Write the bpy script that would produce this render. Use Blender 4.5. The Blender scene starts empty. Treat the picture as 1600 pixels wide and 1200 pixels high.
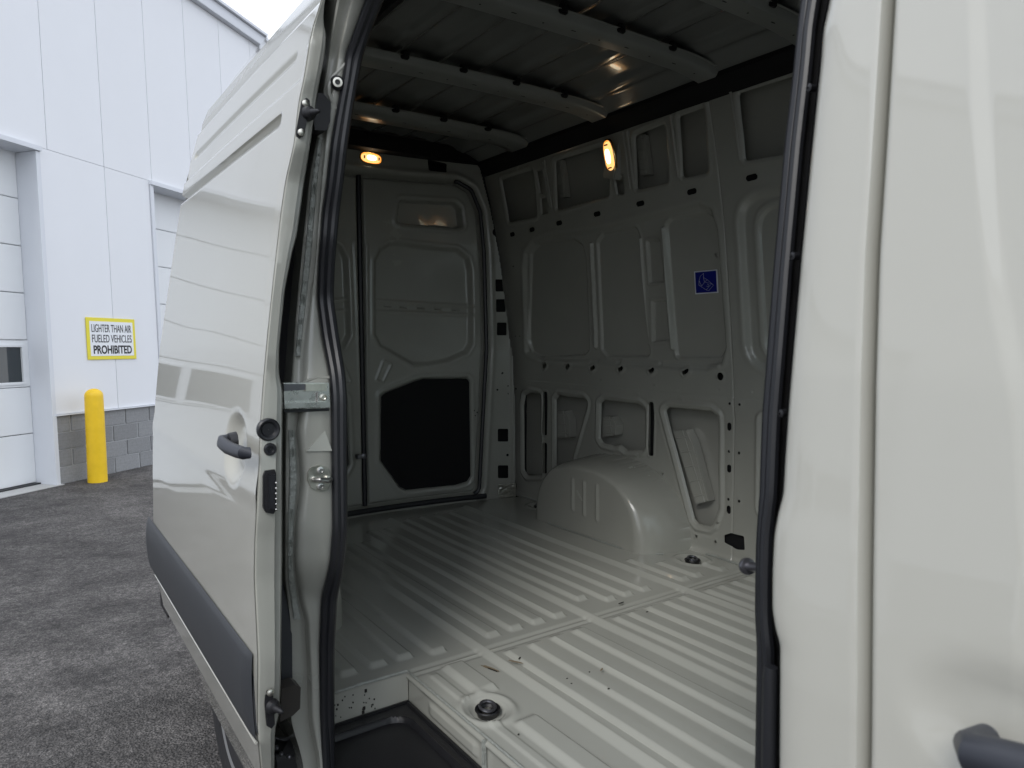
import bpy, bmesh, math, random
import numpy as np
from mathutils import Vector, Matrix
random.seed(4); np.random.seed(4)
SC = bpy.context.scene
COL = SC.collection

# ------------------------------------------------------------------ camera
FPX, CX, CY = 1114.0, 800.0, 600.0            # focal length in pixels of the 1600 px wide photograph
def _n(v):
    v = np.array(v, float); return v/np.linalg.norm(v)
def _d(px, py): return _n([(px-CX), -(py-CY), -FPX])
_X = _d(2400, 513); _Y = _d(20, 526); _Y = _n(_Y-_X*_X.dot(_Y)); _Z = np.cross(_X, _Y)
RV = np.array([_X, _Y, _Z])                   # camera -> van axes (x across, y to the rear, z up)
CAM = np.array([-0.60, 0.0, 0.98])            # z = 0 is the cargo floor
cam_d = bpy.data.cameras.new('camera'); cam = bpy.data.objects.new('camera', cam_d); COL.objects.link(cam)
cam_d.sensor_width = 36.0; cam_d.lens = FPX/1600*36; cam_d.clip_start = 0.02; cam_d.clip_end = 2000
M = Matrix([list(RV[i])+[CAM[i]] for i in range(3)]+[[0, 0, 0, 1]])
cam.matrix_world = M
cam_d.dof.use_dof = True; cam_d.dof.focus_distance = 3.0; cam_d.dof.aperture_fstop = 11
SC.camera = cam
# ------------------------------------------------------------------ world, sun, exposure
SUN_EL, SUN_AZ = math.radians(42), math.radians(238)
w = bpy.data.worlds.new('World'); SC.world = w; w.use_nodes = True
nt = w.node_tree; nt.nodes.clear()
out = nt.nodes.new('ShaderNodeOutputWorld'); bg = nt.nodes.new('ShaderNodeBackground'); bg.inputs[1].default_value = 0.13
sky = nt.nodes.new('ShaderNodeTexSky'); sky.sky_type = 'NISHITA'; sky.sun_disc = False
sky.sun_elevation = SUN_EL; sky.sun_rotation = SUN_AZ
tc = nt.nodes.new('ShaderNodeTexCoord'); mp = nt.nodes.new('ShaderNodeMapping'); mp.inputs['Scale'].default_value = (1.2, 1.2, 3.0)
no = nt.nodes.new('ShaderNodeTexNoise'); no.inputs['Scale'].default_value = 2.2; no.inputs['Detail'].default_value = 6; no.inputs['Roughness'].default_value = .55
cr = nt.nodes.new('ShaderNodeValToRGB'); cr.color_ramp.elements[0].position = .32; cr.color_ramp.elements[0].color = (4.5, 4.9, 5.7, 1)
cr.color_ramp.elements[1].position = .70; cr.color_ramp.elements[1].color = (8.9, 9.1, 9.5, 1)
mx = nt.nodes.new('ShaderNodeMixRGB'); mx.inputs[0].default_value = .88
L = nt.links.new
L(tc.outputs['Generated'], mp.inputs[0]); L(mp.outputs[0], no.inputs[0]); L(no.outputs['Fac'], cr.inputs[0])
L(sky.outputs[0], mx.inputs[1]); L(cr.outputs[0], mx.inputs[2]); L(mx.outputs[0], bg.inputs[0]); L(bg.outputs[0], out.inputs[0])
sd = bpy.data.lights.new('sun', 'SUN'); sd.energy = .9; sd.angle = math.radians(25); sd.color = (1, .97, .92)
so = bpy.data.objects.new('sun', sd); COL.objects.link(so)
sv = Vector((math.sin(SUN_AZ)*math.cos(SUN_EL), math.cos(SUN_AZ)*math.cos(SUN_EL), math.sin(SUN_EL)))
so.rotation_euler = sv.to_track_quat('Z', 'Y').to_euler()
SC.view_settings.view_transform = 'Standard'; SC.view_settings.look = 'None'; SC.view_settings.gamma = 1
SC.view_settings.exposure = 0.74; SC.view_settings.use_curve_mapping = False
SC.cycles.max_bounces = 10; SC.cycles.diffuse_bounces = 6; SC.cycles.glossy_bounces = 5

# ------------------------------------------------------------------ sight lines of the calibrated camera -> points on real surfaces
def ray(px, py): return RV @ _d(px, py)
def at(px, py, x=None, y=None, z=None):
    r = ray(px, py)
    t = (x-CAM[0])/r[0] if x is not None else (y-CAM[1])/r[1] if y is not None else (z-CAM[2])/r[2]
    return CAM+t*r
def at_fx(px, py, fx):
    """first crossing of a sight line with the surface X = fx(z)"""
    r = ray(px, py); g = lambda x: x-float(fx(CAM[2]+(x-CAM[0])/r[0]*r[2]))
    lo = -.58; step = .02; x = lo
    while x < 2.6 and g(x) < 0: lo = x; x += step
    hi = x
    for _ in range(22):
        m_ = (lo+hi)/2
        if g(m_) < 0: lo = m_
        else: hi = m_
    return CAM+((lo+hi)/2-CAM[0])/r[0]*r
def at_fy(px, py, fy):
    y = 3.5
    for _ in range(14):
        p = at(px, py, y=y); y = .5*y+.5*float(fy(p[0]))
    return p
DZ = [-.5, -.40, -.30, -.20, -.10, 0.0, .13, .26, .37, .50, .60, .69, .81, .945, 1.057, 1.234, 1.468, 1.604, 1.735, 1.80, 1.94, 2.055, 2.10, 2.15]
DX = [-.03, -.055, -.08, -.108, -.155, -.195, -.214, -.217, -.215, -.212, -.208, -.201, -.188, -.172, -.153, -.123, -.083, -.057, -.020, .01, .10, .182, .214, .27]
from numpy import interp
def XD(z): return interp(z, DZ, DX)            # outer face of the opened sliding door
def XO(z): return XD(z)+.12                    # outer face of the body side
WZ = [-.1, .6, .8, 1.0, 1.23, 1.43, 1.6, 1.75, 1.9, 2.05]
WX = [1.888, 1.888, 1.872, 1.852, 1.824, 1.798, 1.766, 1.732, 1.692, 1.65]
def XW(z): return interp(z, WZ, WX)            # inner face of the far side wall
XC = .95                                       # centre line of the van
def YR(x): return 3.60-.12*((np.asarray(x)-XC)/.9)**2
GZ = -.70
VL = np.array([XC, 1.0, GZ])

# ------------------------------------------------------------------ materials
def mat(name, col, rough=.5, metal=0, coat=0, bump=0, bscale=40, var=0, vscale=3, spec=.5, emis=None, es=0, coord='Object', bdist=.01, rnd=0):
    m = bpy.data.materials.new(name); m.use_nodes = True
    t = m.node_tree; b = t.nodes['Principled BSDF']
    b.inputs['Base Color'].default_value = (*col, 1); b.inputs['Roughness'].default_value = rough
    b.inputs['Metallic'].default_value = metal; b.inputs['Coat Weight'].default_value = coat; b.inputs['Coat Roughness'].default_value = .03
    b.inputs['Specular IOR Level'].default_value = spec
    c = t.nodes.new('ShaderNodeTexCoord')
    if emis: b.inputs['Emission Color'].default_value = (*emis, 1); b.inputs['Emission Strength'].default_value = es
    if var:
        n = t.nodes.new('ShaderNodeTexNoise'); n.inputs['Scale'].default_value = vscale; n.inputs['Detail'].default_value = 6; n.inputs['Roughness'].default_value = .6
        t.links.new(c.outputs[coord], n.inputs[0])
        mr = t.nodes.new('ShaderNodeMapRange'); mr.inputs[1].default_value = .3; mr.inputs[2].default_value = .7; mr.inputs[3].default_value = 1-var; mr.inputs[4].default_value = 1+var
        t.links.new(n.outputs['Fac'], mr.inputs[0])
        h = t.nodes.new('ShaderNodeVectorMath'); h.operation = 'SCALE'; h.inputs[0].default_value = col
        last = mr.outputs[0]
        if rnd:      # each piece a little lighter or darker
            oi = t.nodes.new('ShaderNodeObjectInfo'); m2 = t.nodes.new('ShaderNodeMapRange'); m2.inputs[3].default_value = 1-rnd; m2.inputs[4].default_value = 1+rnd
            t.links.new(oi.outputs['Random'], m2.inputs[0]); mm = t.nodes.new('ShaderNodeMath'); mm.operation = 'MULTIPLY'; t.links.new(last, mm.inputs[0]); t.links.new(m2.outputs[0], mm.inputs[1]); last = mm.outputs[0]
        t.links.new(last, h.inputs['Scale']); t.links.new(h.outputs[0], b.inputs['Base Color'])
        r = t.nodes.new('ShaderNodeMapRange'); r.inputs[1].default_value = .3; r.inputs[2].default_value = .7; r.inputs[3].default_value = rough*.8; r.inputs[4].default_value = min(1, rough*1.25)
        if not coat or name.startswith('stone_grey_inner'): t.links.new(n.outputs['Fac'], r.inputs[0]); t.links.new(r.outputs[0], b.inputs['Roughness'])
    if bump:
        n2 = t.nodes.new('ShaderNodeTexNoise'); n2.inputs['Scale'].default_value = bscale; n2.inputs['Detail'].default_value = 4
        t.links.new(c.outputs[coord], n2.inputs[0])
        bp = t.nodes.new('ShaderNodeBump'); bp.inputs['Strength'].default_value = bump; bp.inputs['Distance'].default_value = bdist
        t.links.new(n2.outputs['Fac'], bp.inputs['Height']); t.links.new(bp.outputs[0], b.inputs['Normal'])
    return m
STONE = (.455, .450, .402)
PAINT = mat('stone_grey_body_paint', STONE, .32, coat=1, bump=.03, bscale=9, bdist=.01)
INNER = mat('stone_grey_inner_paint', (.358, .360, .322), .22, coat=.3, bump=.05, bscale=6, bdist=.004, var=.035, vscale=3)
FLOORM = mat('floor_paint_with_dust', (.43, .435, .395), .20, coat=.45, bump=.06, bscale=9, var=.03, vscale=2.2, bdist=.003)
ROOFM = mat('shade_toned_roof_paint', (.19, .195, .185), .20, coat=.4, bump=.05, bscale=5, bdist=.004, var=.05, vscale=3)  # same inner paint, darkened to carry the dim light under the roof
BOWM = mat('shade_toned_bow_paint', (.25, .257, .24), .28, coat=.2, var=.05, vscale=5)  # bows darkened likewise, roof shade put into the colour
SEALER = mat('brushed_seam_sealer', (.30, .315, .29), .45, bump=.9, bscale=90, bdist=.006, var=.10, vscale=40)
RUBBER = mat('black_rubber', (.014, .015, .018), .38, bump=.1, bscale=120, bdist=.001)
BLACK = mat('black_plastic', (.012, .012, .014), .42, bump=.25, bscale=200, bdist=.001)
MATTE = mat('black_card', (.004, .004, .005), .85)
TRIM = mat('charcoal_trim_plastic', (.038, .041, .046), .48, bump=.25, bscale=600, bdist=.0006)
HANDLE = mat('charcoal_handle_plastic', (.028, .031, .04), .42)
STEEL = mat('bare_steel', (.62, .62, .60), .28, metal=1, var=.1, vscale=30)
ZINC = mat('zinc_plated_steel', (.66, .65, .58), .35, metal=1, var=.12, vscale=60)
DARKST = mat('dark_steel', (.16, .16, .175), .3, metal=.8)
GLASS = mat('dark_window_glass', (.02, .028, .032), .03, spec=.8)
TYRE = mat('tyre_rubber', (.02, .02, .022), .75, bump=.3, bscale=80)
ALLOY = mat('painted_steel_wheel', (.42, .43, .44), .35, metal=.6)
CLAD = mat('white_cladding_paint', (.775, .79, .815), .42, rnd=.012, var=.03, vscale=.6, bump=.04, bscale=2)
DOORW = mat('white_overhead_door_paint', (.76, .78, .79), .40, var=.02, vscale=.9)
FLASH = mat('pale_grey_flashing', (.68, .705, .745), .45)
BLOCKM = mat('grey_concrete_block', (.245, .25, .255), .9, rnd=.14, var=.18, vscale=45, bump=.6, bscale=110, bdist=.004)
MORTAR = mat('pale_mortar', (.50, .51, .52), .95, bump=.4, bscale=90)
CONC = mat('pale_concrete', (.46, .46, .45), .85, var=.10, vscale=3, bump=.3, bscale=60)
YELLOW = mat('yellow_bollard_plastic', (.88, .57, .014), .42, var=.06, vscale=7, bump=.05, bscale=6)
YFRAME = mat('yellow_sign_frame', (.80, .70, .05), .5)
SIGNW = mat('white_sign_face', (.82, .84, .86), .5)
INK = mat('black_sign_ink', (.012, .012, .014), .6)
BLUE = mat('blue_sticker', (.006, .012, .21), .35)
WHITE = mat('white_sticker_ink', (.72, .74, .80), .5)
CUPM = mat('chrome_reflector', (.9, .62, .28), .15, metal=1)
LENS = mat('lit_lamp_lens', (.9, .6, .3), .2, emis=(1, .50, .16), es=.95)
BULB = mat('lit_lamp_bulb', (.9, .85, .8), .2, emis=(1, .86, .60), es=4)
def asphalt():
    m = bpy.data.materials.new('worn_asphalt'); m.use_nodes = True; t = m.node_tree; b = t.nodes['Principled BSDF']; b.inputs['Roughness'].default_value = .88
    c = t.nodes.new('ShaderNodeTexCoord')
    def noise(s, d=5, r=.6):
        n = t.nodes.new('ShaderNodeTexNoise'); n.inputs['Scale'].default_value = s; n.inputs['Detail'].default_value = d; n.inputs['Roughness'].default_value = r
        t.links.new(c.outputs['Object'], n.inputs[0]); return n
    def ramp(src, p0, c0, p1, c1):
        r = t.nodes.new('ShaderNodeValToRGB'); r.color_ramp.elements[0].position = p0; r.color_ramp.elements[0].color = (*c0, 1)
        r.color_ramp.elements[1].position = p1; r.color_ramp.elements[1].color = (*c1, 1); t.links.new(src, r.inputs[0]); return r
    big = noise(.9, 8, .7); mid = noise(3.2, 9, .74); fine = noise(85, 3, .75); grit = noise(30, 4, .8)
    v = t.nodes.new('ShaderNodeTexVoronoi'); v.inputs['Scale'].default_value = 95; t.links.new(c.outputs['Object'], v.inputs[0])
    r1 = ramp(big.outputs['Fac'], .42, (.135, .130, .129), .64, (.215, .207, .203))
    r2 = ramp(mid.outputs['Fac'], .37, (.60, .59, .59), .60, (1.17, 1.16, 1.15))
    r3 = ramp(v.outputs['Distance'], .05, (1.2, 1.2, 1.19), .60, (.62, .62, .62))
    r4 = ramp(fine.outputs['Fac'], .36, (.58, .58, .58), .64, (1.38, 1.37, 1.36)); r5 = ramp(grit.outputs['Fac'], .38, (.60, .60, .60), .62, (1.35, 1.34, 1.33))
    last = r1.outputs[0]
    for r in (r2, r3, r4, r5):
        q = t.nodes.new('ShaderNodeMixRGB'); q.blend_type = 'MULTIPLY'; q.inputs[0].default_value = 1
        t.links.new(last, q.inputs[1]); t.links.new(r.outputs[0], q.inputs[2]); last = q.outputs[0]
    t.links.new(last, b.inputs['Base Color'])
    a = t.nodes.new('ShaderNodeMath'); a.operation = 'ADD'; t.links.new(v.outputs['Distance'], a.inputs[0]); t.links.new(fine.outputs['Fac'], a.inputs[1])
    bp = t.nodes.new('ShaderNodeBump'); bp.inputs['Strength'].default_value = .9; bp.inputs['Distance'].default_value = .016; bp.invert = True
    t.links.new(a.outputs[0], bp.inputs['Height']); t.links.new(bp.outputs[0], b.inputs['Normal'])
    return m
ASPH = asphalt()
def clear_glass():
    m = bpy.data.materials.new('clear_windscreen_glass'); m.use_nodes = True; t = m.node_tree; t.nodes.clear()
    o = t.nodes.new('ShaderNodeOutputMaterial'); tr = t.nodes.new('ShaderNodeBsdfTransparent'); tr.inputs[0].default_value = (.82, .88, .86, 1)
    g = t.nodes.new('ShaderNodeBsdfGlossy'); g.inputs['Roughness'].default_value = .02
    f = t.nodes.new('ShaderNodeFresnel'); mxx = t.nodes.new('ShaderNodeMixShader')
    t.links.new(f.outputs[0], mxx.inputs[0]); t.links.new(tr.outputs[0], mxx.inputs[1]); t.links.new(g.outputs[0], mxx.inputs[2]); t.links.new(mxx.outputs[0], o.inputs[0]); return m
CGLASS = clear_glass()

# ------------------------------------------------------------------ object helpers
def tag(o, label=None, cat=None, group=None, kind=None):
    if label: o['label'] = label
    if cat: o['category'] = cat
    if group: o['group'] = group
    if kind: o['kind'] = kind
    return o
def thing(name, loc, label, cat, group=None):
    o = bpy.data.objects.new(name, None); COL.objects.link(o); o.location = loc; o.empty_display_size = .2
    return tag(o, label, cat, group)
def link(name, me, m, parent=None, smooth=None, sharp=None):
    o = bpy.data.objects.new(name, me); COL.objects.link(o)
    if m is not None and len(me.materials) == 0: me.materials.append(m)
    if smooth is not None: me.polygons.foreach_set('use_smooth', [smooth]*len(me.polygons))
    if sharp: me.set_sharp_from_angle(angle=math.radians(sharp))
    if parent is not None:
        o.parent = parent
        if parent.type == 'EMPTY' and parent.get('world_parts'): o.location = -parent.location
    return o
def mesh_np(name, v, f, m, parent=None, smooth=True, sharp=None):
    v = np.asarray(v, np.float32); f = np.asarray(f, np.int32)
    me = bpy.data.meshes.new(name); me.vertices.add(len(v)); me.vertices.foreach_set('co', v.ravel())
    k = f.shape[1]; me.loops.add(f.size); me.loops.foreach_set('vertex_index', f.ravel())
    me.polygons.add(len(f)); me.polygons.foreach_set('loop_start', np.arange(len(f), dtype=np.int32)*k)
    me.polygons.foreach_set('loop_total', np.full(len(f), k, np.int32)); me.update(calc_edges=True)
    return link(name, me, m, parent, smooth, sharp)
def grid(name, P, m, parent=None, keep=None, flip=False, smooth=True, sharp=None):
    """P: (nu, nv, 3) array of points; keep: (nu-1, nv-1) bool of faces kept"""
    nu, nv = P.shape[:2]; idx = np.arange(nu*nv).reshape(nu, nv)
    a, b, c, d = idx[:-1, :-1], idx[1:, :-1], idx[1:, 1:], idx[:-1, 1:]
    f = np.stack([a, d, c, b] if flip else [a, b, c, d], -1).reshape(-1, 4)
    if keep is not None: f = f[keep.ravel()]
    v = P.reshape(-1, 3)
    if keep is not None:
        used = np.zeros(len(v), bool); used[f.ravel()] = True; re = np.cumsum(used)-1; v = v[used]; f = re[f]
    return mesh_np(name, v, f, m, parent, smooth, sharp)
class MB:
    def __init__(s): s.b = bmesh.new()
    def box(s, x0, x1, y0, y1, z0, z1, bev=0):
        r = bmesh.ops.create_cube(s.b, size=1); vs = r['verts']
        for v in vs: v.co = Vector(((x0+x1)/2+v.co.x*(x1-x0), (y0+y1)/2+v.co.y*(y1-y0), (z0+z1)/2+v.co.z*(z1-z0)))
        if bev:
            es = list({e for v in vs for e in v.link_edges}); bmesh.ops.bevel(s.b, geom=es, offset=bev, segments=2, affect='EDGES')
        return s
    def prism(s, pts, vec, bev=0):
        """planar outline (3D points) extruded by vec"""
        vs = [s.b.verts.new(Vector(p)) for p in pts]; f = s.b.faces.new(vs)
        r = bmesh.ops.extrude_face_region(s.b, geom=[f]); nv = [g for g in r['geom'] if isinstance(g, bmesh.types.BMVert)]
        for v in nv: v.co += Vector(vec)
        if bev:
            es = [e for v in nv for e in v.link_edges if e.other_vert(v) in nv]; bmesh.ops.bevel(s.b, geom=list(set(es)), offset=bev, segments=2, affect='EDGES')
        return s
    def tube(s, path, r, n=10, cap=True, squash=None):
        path = [Vector(p) for p in path]; rings = []
        N = len(path); up = Vector((0, 0, 1)); prev = None
        for i, p in enumerate(path):
            t = (path[min(i+1, N-1)]-path[max(i-1, 0)]).normalized()
            if prev is None:
                a = t.cross(up); a = a if a.length > .1 else t.cross(Vector((1, 0, 0)))
            else: a = prev-t*prev.dot(t)
            a.normalize(); prev = a; b = t.cross(a)
            rr = r[i] if isinstance(r, (list, tuple)) else r
            rings.append([s.b.verts.new(p+(a*math.cos(k*2*math.pi/n)+b*math.sin(k*2*math.pi/n))*rr) for k in range(n)])
        for i in range(N-1):
            for k in range(n): s.b.faces.new([rings[i][k], rings[i][(k+1) % n], rings[i+1][(k+1) % n], rings[i+1][k]])
        if cap: s.b.faces.new(rings[0][::-1]); s.b.faces.new(rings[-1])
        return s
    def lathe(s, c, axis, prof, n=24):
        """prof: list of (distance along axis, radius)"""
        ax = Vector(axis).normalized(); a = ax.orthogonal().normalized(); b = ax.cross(a); c = Vector(c); rings = []
        for h, r in prof:
            rings.append([s.b.verts.new(c+ax*h+(a*math.cos(k*2*math.pi/n)+b*math.sin(k*2*math.pi/n))*max(r, 1e-4)) for k in range(n)])
        for i in range(len(rings)-1):
            for k in range(n): s.b.faces.new([rings[i][k], rings[i][(k+1) % n], rings[i+1][(k+1) % n], rings[i+1][k]])
        if prof[0][1] > 1e-3: s.b.faces.new(rings[0][::-1])
        if prof[-1][1] > 1e-3: s.b.faces.new(rings[-1])
        return s
    def build(s, name, m, parent=None, smooth=True, sharp=35):
        bmesh.ops.recalc_face_normals(s.b, faces=s.b.faces); me = bpy.data.meshes.new(name); s.b.to_mesh(me); s.b.free()
        return link(name, me, m, parent, smooth, sharp if smooth else None)
# 2-D shapes
def fillet(pts, r, n=5):
    pts = [np.array(p, float) for p in pts]; out = []; N = len(pts)
    for i in range(N):
        p, a, b = pts[i], pts[i-1], pts[(i+1) % N]; u = a-p; v = b-p; lu, lv = np.linalg.norm(u), np.linalg.norm(v)
        if lu < 1e-6 or lv < 1e-6: continue
        u /= lu; v /= lv; ang = math.acos(np.clip(u.dot(v), -1, 1)); rr = r[i] if isinstance(r, (list, tuple)) else r
        if ang > 3.0 or rr <= 0: out.append(p); continue
        d = min(rr/math.tan(ang/2), lu*.45, lv*.45); q0 = p+u*d; q1 = p+v*d
        for k in range(n+1):
            t = k/n; out.append((1-t)**2*q0+2*t*(1-t)*p+t*t*q1)
    return out
def sd_poly(U, V, pts, margin=.15):
    pts = np.array(pts); d = np.full(U.shape, 9.0)
    lo = pts.min(0)-margin; hi = pts.max(0)+margin
    msk = (U > lo[0]) & (U < hi[0]) & (V > lo[1]) & (V < hi[1])
    if not msk.any(): return d
    u = U[msk]; v = V[msk]; best = np.full(u.shape, 1e9); ins = np.zeros(u.shape, bool)
    for i in range(len(pts)):
        a = pts[i-1]; b = pts[i]; e = b-a; wv = np.stack([u-a[0], v-a[1]]); tt = np.clip((wv[0]*e[0]+wv[1]*e[1])/max(e.dot(e), 1e-12), 0, 1)
        best = np.minimum(best, (wv[0]-e[0]*tt)**2+(wv[1]-e[1]*tt)**2)
        c = (a[1] > v) != (b[1] > v)
        if c.any():
            xi = np.where(c, a[0]+(v-a[1])/(b[1]-a[1] if b[1] != a[1] else 1)*e[0], 0); ins ^= c & (u < xi)
    d[msk] = np.where(ins, -1, 1)*np.sqrt(best); return d
def sd_cap(U, V, a, b, r):
    a = np.array(a); b = np.array(b); e = b-a; tt = np.clip(((U-a[0])*e[0]+(V-a[1])*e[1])/max(e.dot(e), 1e-12), 0, 1)
    return np.hypot(U-a[0]-e[0]*tt, V-a[1]-e[1]*tt)-r
def ramp(s, wd):
    t = np.clip(-s/wd, 0, 1); return t*t*(3-2*t)          # 0 outside, 1 from wd inside
def ridge(s, wd): return np.exp(-(s/wd)**2)

def snap(U, V, SD, cell):
    """pull the grid points nearest to the outline SD = 0 onto it, so that cut edges are clean"""
    gu = np.gradient(SD, axis=0)/np.gradient(U, axis=0); gv = np.gradient(SD, axis=1)/np.gradient(V, axis=1); g2 = gu*gu+gv*gv
    m = (np.abs(SD) < cell*.62) & (g2 > .3) & (g2 < 2)
    U = np.where(m, U-SD*gu/np.maximum(g2, .3), U); V = np.where(m, V-SD*gv/np.maximum(g2, .3), V)
    return U, V, np.where(m, 0.0, SD)

# ================================================================== SETTING: ground
A_ = _n(RV @ _d(1084, 542)); _v = RV @ _d(1730, 26553); _v = _v if _v[2] > 0 else -_v; U_ = _n(_v-A_*A_.dot(_v)); N_ = np.cross(A_, U_)
P0 = at(94.5, 757.7, z=GZ)
gn = _n(np.cross(A_, np.array([1.0, 1.0, GZ])-P0)); gn = gn if gn[2] > 0 else -gn
def gz(x, y): return P0[2]-(gn[0]*(x-P0[0])+gn[1]*(y-P0[1]))/gn[2]
S = 400
me = bpy.data.meshes.new('ground'); me.from_pydata([(x, y, gz(x, y)) for x, y in ((-S, -S), (S, -S), (S, S), (-S, S))], [], [(0, 1, 2, 3)])
tag(link('asphalt_ground', me, ASPH), kind='structure')

# ================================================================== BUILDING (frame: x along the wall, -y outwards, z up)
bld = bpy.data.objects.new('service_building', None); COL.objects.link(bld)
bld.matrix_world = Matrix([[A_[i], -N_[i], U_[i], P0[i]] for i in range(3)]+[[0, 0, 0, 1]])
tag(bld, 'white panel clad service building with grey block base and overhead doors', 'building')
PIER, DW, LH, RH = 1.66, 3.67, 3.785, 6.62
piers = [(-.01+k*(PIER+DW), 1.65+k*(PIER+DW)) for k in range(-5, 3)]
x_min, x_max = piers[0][0], piers[-1][1]
# solid core (inner wall that the claddings hang on)
core = MB()
core.box(x_min, x_max, .10, 8.0, LH+.02, RH)
for a, b in piers: core.box(a+.005, b-.005, .10, .5, -.3, LH+.02)
core.box(x_min, x_max, 7.5, 8, -.3, LH)
core.build('wall_core', CLAD, bld, smooth=False)
# cladding panels above the lintel and on the piers, each one its own piece
def panel_mesh(wd, z0, z1, name='cladding_panel'):
    b = MB(); b.box(0, wd-.010, .0, .09, z0, z1, bev=.004); return b
xs = np.arange(-27.94+.045, x_max, .80)
cache = {}
def put_panel(a, b, z0, z1):
    key = (round(b-a, 3), round(z0, 3), round(z1, 3))
    if key not in cache:
        bm = MB(); bm.box(0, b-a-.005, 0, .09, z0, z1, bev=.0025); o = bm.build('cladding_panel', CLAD, bld, smooth=False); cache[key] = o.data
    else:
        o = bpy.data.objects.new('cladding_panel', cache[key]); COL.objects.link(o); o.parent = bld
    o.location = (a, 0, 0)
grid_x = [x_min]+[x for x in xs if x_min+.1 < x < x_max-.1]+[x_max]
for i in range(len(grid_x)-1): put_panel(grid_x[i], grid_x[i+1], LH, RH)
for a, b in piers:
    g = [a]+[x for x in xs if a+.12 < x < b-.12]+[b]
    for i in range(len(g)-1): put_panel(g[i], g[i+1], .80, LH-.003)
    fl = MB(); fl.box(a-.015, b+.015, -.035, .09, .782, .797); fl.build('base_flashing', FLASH, bld, smooth=False)
    # jamb trims on both sides of the pier
    for s, xx in ((0, a), (1, b)):
        j = MB()
        if s == 0: j.box(a-.055, a-.002, -.02, .34, -.02, LH-.06)
        else: j.box(b+.002, b+.055, -.02, .34, -.02, LH-.06)
        j.build('jamb_trim', FLASH, bld, smooth=False)
# masonry blocks under the panels
bw, bh, gap = .397, .186, .011
blk = {}
for pi, (a, b) in enumerate(piers):
    m_ = MB(); m_.box(a+.006, b-.006, .012, .10, -.3, .78); m_.build('mortar_bed', MORTAR, bld, smooth=False)
    if pi < 2: continue
    for r in range(5):
        z0 = .78-(r+1)*(bh+gap)+gap; x = a-(0 if r % 2 else .2)
        while x < b-.02:
            x0, x1 = max(x, a), min(x+bw, b-.002)
            if x1-x0 > .03:
                key = round(x1-x0, 3)
                if key not in blk:
                    q = MB(); q.box(0, key-gap*.5, 0, .08, 0, bh, bev=.004); o = q.build('concrete_block', BLOCKM, bld, smooth=False); blk[key] = o.data
                else:
                    o = bpy.data.objects.new('concrete_block', blk[key]); COL.objects.link(o); o.parent = bld
                o.location = (x0, random.uniform(-.002, .002), z0)
            x += bw+gap
# roof edge
rt = MB(); rt.box(x_min-.1, x_max+.1, -.09, .1, RH+.002, RH+.18, bev=.006); rt.build('roof_trim', FLASH, bld, smooth=False)
rt = MB(); rt.box(x_min-.1, x_max+.1, -.14, 8.1, RH+.182, RH+.225); rt.build('roof_sheet', FLASH, bld, smooth=False)
# overhead doors: sections, windows, tracks
DY = .26
def pane_geo(x0, x1, z0, z1):
    fr = MB()
    fr.box(x0-.03, x1+.03, DY-.014, DY+.004, z1, z1+.03, .003); fr.box(x0-.03, x1+.03, DY-.014, DY+.004, z0-.03, z0, .003)
    fr.box(x0-.03, x0, DY-.014, DY+.004, z0, z1, .003); fr.box(x1, x1+.03, DY-.014, DY+.004, z0, z1, .003)
    return fr
for k in range(len(piers)-1):
    d0, d1 = piers[k][1]+.056, piers[k+1][0]-.056
    zz = [.04]+[.075+.525*i for i in range(1, 8)]
    for i in range(7):
        z0, z1 = zz[i]+.004, zz[i+1]-.004
        b = MB()
        if i == 2:
            wz0, wz1 = z0+.055, z1-.075; n = 3; ww = (d1-d0)/n
            b.box(d0, d1, DY, DY+.045, z0, wz0); b.box(d0, d1, DY, DY+.045, wz1, z1)
            for q in range(n+1):
                c = d0+q*ww; b.box(max(d0, c-.085), min(d1, c+.085), DY, DY+.045, wz0, wz1)
            sec = b.build('door_section', DOORW, bld, smooth=False)
            for q in range(n):
                fr = pane_geo(d0+q*ww+.085, d0+(q+1)*ww-.085, wz0, wz1).build('window_frame', DOORW, sec, smooth=False)
                gp = MB(); gp.box(d0+q*ww+.085, d0+(q+1)*ww-.085, DY+.012, DY+.02, wz0, wz1); gp.build('window_pane', GLASS, sec, smooth=False)
        else:
            b.box(d0, d1, DY, DY+.045, z0, z1, bev=.006); b.build('door_section', DOORW, bld, smooth=False)
    hd = MB(); hd.box(d0-.06, d1+.06, -.045, .34, LH-.055, LH-.004); hd.build('lintel_trim', FLASH, bld, smooth=False)
    th = MB(); th.box(d0, d1, .20, .36, -.03, .038); th.build('door_bottom_seal', RUBBER, bld, smooth=False)
# concrete apron in front of the left door
def bpt(a, n, h): return tuple(P0+A_*a+N_*n+U_*h)
apr = MB(); APN = .05
def gpt(a, n, dz):
    p = P0+A_*a+N_*n; return (p[0], p[1], gz(p[0], p[1])+dz)
for k in range(len(piers)-1):
    d0, d1 = piers[k][1], piers[k+1][0]
    apr.prism([gpt(d0, -.9, .004), gpt(d1, -.9, .004), gpt(d1+.02, APN, .004), gpt(d0-.02, APN, .004)], (0, 0, .008))
tag(apr.build('concrete_apron', CONC, None, smooth=False), kind='structure')

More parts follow.
